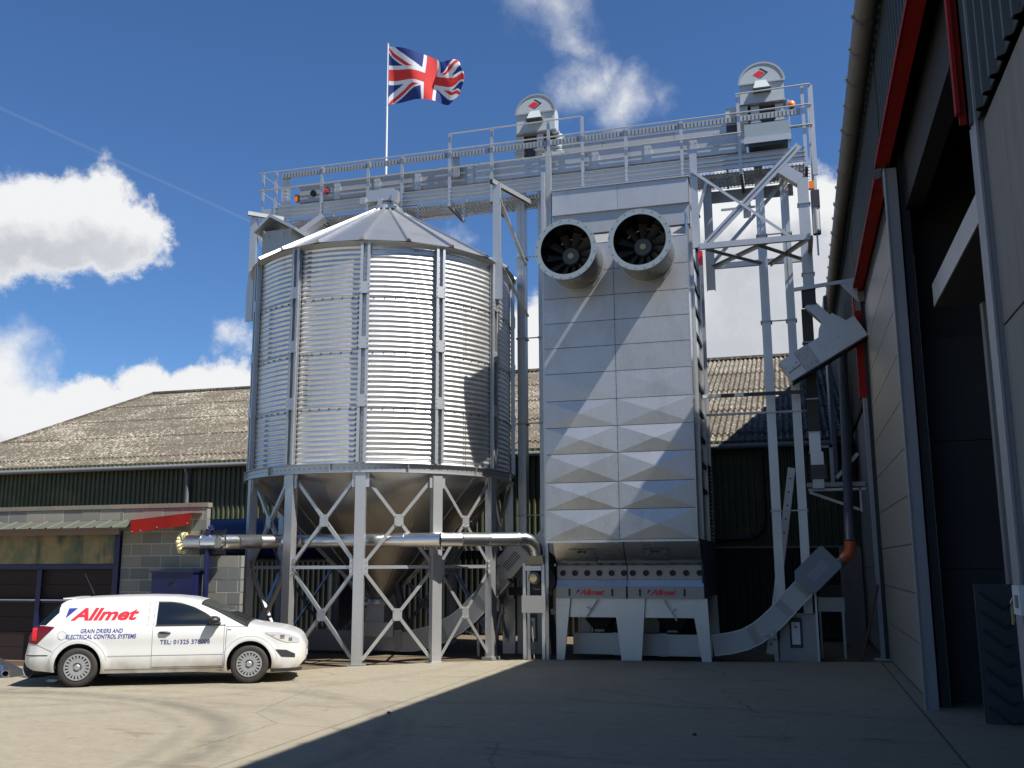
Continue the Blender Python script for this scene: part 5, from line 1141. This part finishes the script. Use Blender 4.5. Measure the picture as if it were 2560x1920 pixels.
def topP(s, ph, off=0.):
    c = cE(s); zt = Hs(s)-c; ye = sideY(s, zt); e = 2/2.7
    cy, sz = cos(ph), sin(ph)
    return V((s, ye*abs(cy)**e*(1 if cy > 0 else -1), zt+c*max(sz, 0)**e))
def section(s):
    b, c = Bs(s), cE(s); zt = Hs(s)-c; n = 22
    right = [(s, sideY(s, b+(zt-b)*i/n), b+(zt-b)*i/n) for i in range(n+1)]
    top = [tuple(topP(s, pi*k/18)) for k in range(1, 18)]
    left = [(s, -p[1], p[2]) for p in reversed(right)]
    under = [(s, y, b) for y in (-.45, -.15, .15, .45) if abs(y) < sideY(s, b)-.05] if False else []
    return right+top+left
body = MB(); S_ = [-.88+i*(3.60+.88)/149 for i in range(150)]
secs = [section(s) for s in S_]; n = len(secs[0])
body.v = [p for sc_ in secs for p in sc_]
body.f = [(k*n+i, k*n+(i+1) % n, (k+1)*n+(i+1) % n, (k+1)*n+i) for k in range(149) for i in range(n)]+[tuple(range(n)), tuple(149*n+i for i in range(n-1, -1, -1))]
body.mi = [0]*len(body.f)
bo = body.part('body', [WHITE, TRIM], van, smooth=35)
cutm = MB()
for ax in (0, WB):
    for sd_ in (1, -1):
        cutm.lathe([(0, .001), (0, .365), (.5, .365), (.5, .001)], (ax, sd_*.55, .325), (0, sd_, 0), 48)
co = bpy.data.objects.new('cut', cutm.mesh('cut', TRIM)); COL.objects.link(co); co.parent = van
md = bo.modifiers.new('b', 'BOOLEAN'); md.operation = 'DIFFERENCE'; md.object = co; md.solver = 'EXACT'
try: md.material_mode = 'TRANSFER'
except Exception: pass
bpy.context.view_layer.update()
dg = bpy.context.evaluated_depsgraph_get(); nm = bpy.data.meshes.new_from_object(bo.evaluated_get(dg)); bo.modifiers.clear(); nm.name = 'body'; bo.data = nm
bpy.data.objects.remove(co)
for p in nm.polygons:
    c = p.center
    for ax in (0, WB):
        if (c.x-ax)**2+(c.z-.325)**2 < .37**2 and abs(c.y) < .92 and c.z > .15 and (abs(p.normal.y) > .9 and abs(c.y) < .6 or (abs(sqrt((c.x-ax)**2+(c.z-.325)**2)-.365) < .01 and abs(p.normal.y) < .3)): p.material_index = 1
try: nm.set_sharp_from_angle(angle=radians(35))
except Exception: pass
def S3(s, z, off, sd_=-1): return V((s, sd_*(sideY(s, z)+off), z))
def patch(s0, s1, zlo, zhi, off, name, m_, parent=van, ns=18, nz=8, sides=(-1,), **kw):
    for sd_ in sides:
        p = MB(); p.grid(lambda u, v: S3(s0+(s1-s0)*u, zlo(s0+(s1-s0)*u)+(zhi(s0+(s1-s0)*u)-zlo(s0+(s1-s0)*u))*v, off, sd_), ns, nz); o = p.part(name, m_, parent, smooth=50, fix=False, **kw)
        # rim towards the body
        ed = []; 
        for i in range(ns+1): s = s0+(s1-s0)*i/ns; ed.append((s, zhi(s)))
        for i in range(ns, -1, -1): s = s0+(s1-s0)*i/ns; ed.append((s, zlo(s)))
    return o
K1 = lambda c: (lambda s: c)
# door: dark gap then the door skin
dr_top = lambda s: min(1.36, Hs(s)-.09)
patch(1.14, 2.285, K1(.292), dr_top, .0015, 'door_gap', SEAM, sides=(-1, 1), ns=30, nz=20)
patch(1.146, 2.279, K1(.298), lambda s: dr_top(s)-.005, .004, 'door', WHITE, sides=(-1,), ns=30, nz=20); patch(1.166, 2.279, K1(.298), lambda s: dr_top(s)-.005, .004, 'door', WHITE, sides=(1,), ns=30, nz=20)
wz = tab([(1.15, 1.325), (1.40, 1.32), (1.58, 1.295), (1.76, 1.24), (1.96, 1.14), (2.10, 1.045), (2.20, .975)])
patch(1.185, 2.19, K1(.958), lambda s: wz(s)+.012, .006, 'window_trim', TRIM, sides=(-1, 1), ns=26); patch(1.20, 2.17, K1(.975), lambda s: max(wz(s)-.004, .978), .008, 'side_window', SMOKED, sides=(-1, 1), ns=26)
patch(1.17, 2.30, K1(.945), K1(.957), .009, 'waist_strip', TRIM, sides=(-1, 1))
patch(.45, 2.28, K1(.478), K1(.484), .006, 'crease_line', SEAM, sides=(-1,), nz=1, ns=30)
patch(.42, 2.3, K1(.262), K1(.270), .003, 'sill_line', SEAM, sides=(-1,), nz=1, ns=30)
patch(1.05, 1.056, K1(.95), K1(1.33), .0025, 'pillar_line', SEAM, sides=(-1,), ns=1)
# windscreen and rear window on the top surface
def toppatch(s0, s1, ph0, ph1, off, name, m_, ns=10, nph=20):
    p = MB()
    def f(u, v):
        s = s0+(s1-s0)*u; ph = ph0+(ph1-ph0)*v; q = topP(s, ph); a = topP(s+.01, ph)-topP(s-.01, ph); b = topP(s, min(ph+.03, pi))-topP(s, max(ph-.03, 0)); nr = a.cross(b)
        if nr.z < 0: nr = -nr
        return q+nr.normalized()*off
    p.grid(f, ns, nph); return p.part(name, m_, van, smooth=50, fix=False)
toppatch(1.87, 2.66, radians(12), radians(168), .005, 'windscreen_trim', TRIM, 34, 30); toppatch(1.90, 2.60, radians(15), radians(165), .009, 'windscreen', WSG, 34, 30)
toppatch(-.68, -.35, radians(1), radians(179), .006, 'rear_window', SMOKED, 26, 30)
patch(-.67, -.36, lambda s: max(.985, Hs(s)-cE(s)-.09), lambda s: Hs(s)-cE(s)+.0, .006, 'rear_quarter_glass', SMOKED, sides=(-1, 1), ns=26, nz=3)
m = MB(); m.box(-.37, -.22, -.56, .56, 1.385, 1.405); m.part('roof_spoiler', WHITE, van)
# lettering
fm = lambda a, b: S3(a, b, .005)
letters(van, 'Allmet', -.17, 1.06, 1.07, .190, fm, REDL, .35, .036, 1.0)
MB().prism([(-.25, 1.085), (-.22, 1.245), (-.08, 1.248)], fm, lambda a, b: S3(a, b, .001)).part('logo_triangle', NAVYL, van)
letters(van, 'GRAIN DRIERS AND', .02, .855, .655, .066, fm, NAVYL, .14, .012, 1.0)
letters(van, 'ELECTRICAL CONTROL SYSTEMS', -.20, .765, 1.09, .066, fm, NAVYL, .14, .012, 1.0)
letters(van, 'TEL: 01325 378008', 1.27, .660, .79, .070, lambda a, b: S3(a, b, .008), NAVYL, .0, .010, 1.05)
# lights
patch(-.80, -.40, lambda s: lerp([(-.80, .70), (-.66, .68), (-.40, .945)], s), lambda s: lerp([(-.80, .80), (-.72, .955), (-.60, .975), (-.40, .955)], s), .006, 'tail_light', TAIL, sides=(-1, 1))
patch(-.745, -.665, K1(.74), K1(.94), .009, 'tail_light_bulb', TAILB, sides=(-1,))
patch(2.95, 3.50, lambda s: lerp([(2.95, .812), (3.08, .745), (3.20, .685), (3.30, .65), (3.50, .64)], s), lambda s: min(lerp([(2.95, .83), (3.15, .835), (3.35, .80), (3.50, .72)], s), Hs(s)-cE(s)-.002), .006, 'headlight', LAMPG, sides=(-1, 1))
patch(3.19, 3.26, K1(.715), K1(.78), .009, 'headlight_bowl', PIPE, sides=(-1,)); patch(3.33, 3.385, K1(.675), K1(.73), .009, 'headlight_bowl', PIPE, sides=(-1,)); patch(3.05, 3.10, K1(.765), K1(.785), .009, 'indicator', mat('amber_lens', (.6, .3, .15), .2), sides=(-1,))
patch(3.12, 3.44, lambda s: lerp([(3.12, .535), (3.22, .42), (3.44, .40)], s), lambda s: lerp([(3.12, .545), (3.3, .53), (3.44, .46)], s), .004, 'fog_recess', DARK, sides=(-1, 1))
m = MB()
for k in range(4): m.grid(lambda u, v: V((3.595-.25*abs(u*2-1)**2.2*.8, (u*2-1)*.42, .60-k*.035+.012*v)), 16, 1)
m.part('grille', CHROME, van); MB().grid(lambda u, v: V((3.588-.25*abs(u*2-1)**2.2*.8, (u*2-1)*.42, .48+.14*v)), 16, 2).part('grille_back', BLACK, van)
m = MB(); m.grid(lambda u, v: V((3.612-.3*abs(u*2-1)**2.2*.5, (u*2-1)*.3, .39+.09*v)), 8, 1); m.part('number_plate', WHITEP, van)
m = MB(); m.grid(lambda u, v: V((3.602-.25*abs(u*2-1)**2.2, (u*2-1)*.5, .27+.09*v)), 16, 1); m.part('lower_grille', BLACK, van)
for sd_ in (-1, 1):
    m = MB(); m.grid(lambda u, v: V((3.05+.5*u, sd_*(sideY(3.05+.5*u, .24)+.004-.02*(1-v)), .175+.055*v)), 10, 1); m.part('front_lip', DARK, van)
patch(-.84, -.47, K1(.515), K1(.560), .010, 'bumper_strip', WHITE, sides=(-1,), nz=3); patch(-.84, -.47, K1(.500), K1(.512), .004, 'bumper_shadow_gap', SEAM, sides=(-1,), nz=1)
for ax, a0, a1 in ((0, 12, 172), (WB, 8, 168)):
    m = MB(); m.grid(lambda u, v: S3(ax+(.452+.007*v)*cos(radians(a0+(a1-a0)*u)), .312+(.452+.007*v)*sin(radians(a0+(a1-a0)*u)), .0025), 40, 1); m.part('arch_line', mat('soft_seam', (.34, .34, .32), .8), van)
m = MB(); m.grid(lambda u, v: S3(-.66+.26*u, .672-.115*u+.006*v, .003), 12, 1); m.part('bumper_line', SEAM, van)
m = MB(); m.grid(lambda u, v: S3(2.30+.02*u+.006*v, .28+.66*u, .003), 20, 1); m.part('wing_line', SEAM, van)
m = MB(); m.grid(lambda u, v: S3(2.31+.62*u, .93+.0*u-.035*u*u+.005*v, .003), 20, 1); m.part('bonnet_line', SEAM, van)
m = MB(); ring_o = [(-.265+.068*cos(2*pi*i/28), .815+.068*sin(2*pi*i/28)) for i in range(28)]
m.prism(ring_o, lambda a, b: S3(a, b, .0025), lambda a, b: S3(a, b, .0)); m.part('fuel_flap_gap', SEAM, van)
m = MB(); m.prism([(-.265+(a+.265)*.93, .815+(b-.815)*.93) for a, b in ring_o], lambda a, b: S3(a, b, .0045), lambda a, b: S3(a, b, .0)); m.part('fuel_flap', WHITE, van)
m = MB(); m.tube([S3(1.24, .842, .012), S3(1.28, .846, .032), S3(1.38, .842, .032), S3(1.43, .836, .012)], [.010, .02, .02, .010], 10); m.part('door_handle', TRIM, van, smooth=50)
patch(2.33, 2.39, K1(.870), K1(.885), .003, 'wing_badge', CHROME, sides=(-1,), ns=2, nz=1)
for sd_ in (-1, 1):
    m = MB(); prf = [(0, .02), (.01, .07), (.05, .09), (.12, .085), (.17, .055), (.185, .001)]
    c0 = V((2.10, sd_*(sideY(2.13, .99)+.115), 1.03))
    vs = []; N = 16
    for (h, r) in prf:
        for i in range(N): a = 2*pi*i/N; vs.append(c0+V((-.06+h, cos(a)*r*1.3, sin(a)*r*.85-(0 if sin(a) > 0 else -.01))))
    m.add(vs, [(k*N+i, k*N+(i+1) % N, (k+1)*N+(i+1) % N, (k+1)*N+i) for k in range(len(prf)-1) for i in range(N)]+[tuple(range(N))])
    m.beam((2.18, sd_*(sideY(2.18, .98)+.0), .985), (2.14, sd_*(sideY(2.13, .98)+.12), .99), .09, .03); m.part('door_mirror', TRIM, van, smooth=50)
MB().tube([(-.02, 0, 1.45), (-.20, 0, 1.80)], [.006, .003], 6).part('aerial', BLACK, van)
for (a, b) in (((2.45, .1, .99), (2.40, -.55, 1.03)), ((2.5, .55, .985), (2.42, -.05, 1.04))): MB().beam(a, b, .02, .012).part('wiper', BLACK, van)
# wheels
ty = MB(); prf = [(-.09, .205), (-.098, .24), (-.098, .285), (-.080, .306), (-.04, .313), (.04, .313), (.080, .306), (.098, .285), (.098, .24), (.09, .205)]
ty.lathe(prf, (0, 0, 0), (0, 1, 0), 56); tym = ty.mesh('tyre', RUBBER, smooth=50)
rb_ = MB(); rb_.lathe([(-.02, .001), (-.02, .207), (-.088, .208)], (0, 0, 0), (0, 1, 0), 40); rbm = rb_.mesh('rim_back', DARK, smooth=40)
hc = MB(); hc.lathe([(-.092, .208), (-.104, .204), (-.104, .186), (-.090, .184)], (0, 0, 0), (0, 1, 0), 56)
hc.lathe([(-.085, .135), (-.100, .128), (-.098, .075), (-.070, .062), (-.068, .055), (-.105, .045), (-.112, .035), (-.112, .001)], (0, 0, 0), (0, 1, 0), 56)
for k in range(20):
    a = 2*pi*k/20; e_ = V((cos(a), 0, sin(a))); hc.beam(e_*.125+V((0, -.092, 0)), e_*.190+V((0, -.096, 0)), .030, .014, (0, -1, 0))
hcm = hc.mesh('wheel_trim', HUBC, smooth=35)
for ax in (0, WB):
    for sd_ in (-1, 1):
        w_ = bpy.data.objects.new('wheel', tym); COL.objects.link(w_); w_.parent = van; w_.location = (ax, sd_*.765, .313); w_.rotation_euler.z = 0 if sd_ < 0 else pi
        inst('rim', rbm, w_, (0, 0, 0)); inst('wheel_trim', hcm, w_, (0, 0, 0))
MB().box(.42, 2.28, -.62, .62, .19, .24).part('underbody', TRIM, van)
for (a, b) in ((-.5, .3), (2.3, 3.2)): MB().box(a, b, -.50, .50, .24, .30).part('underbody', TRIM, van)
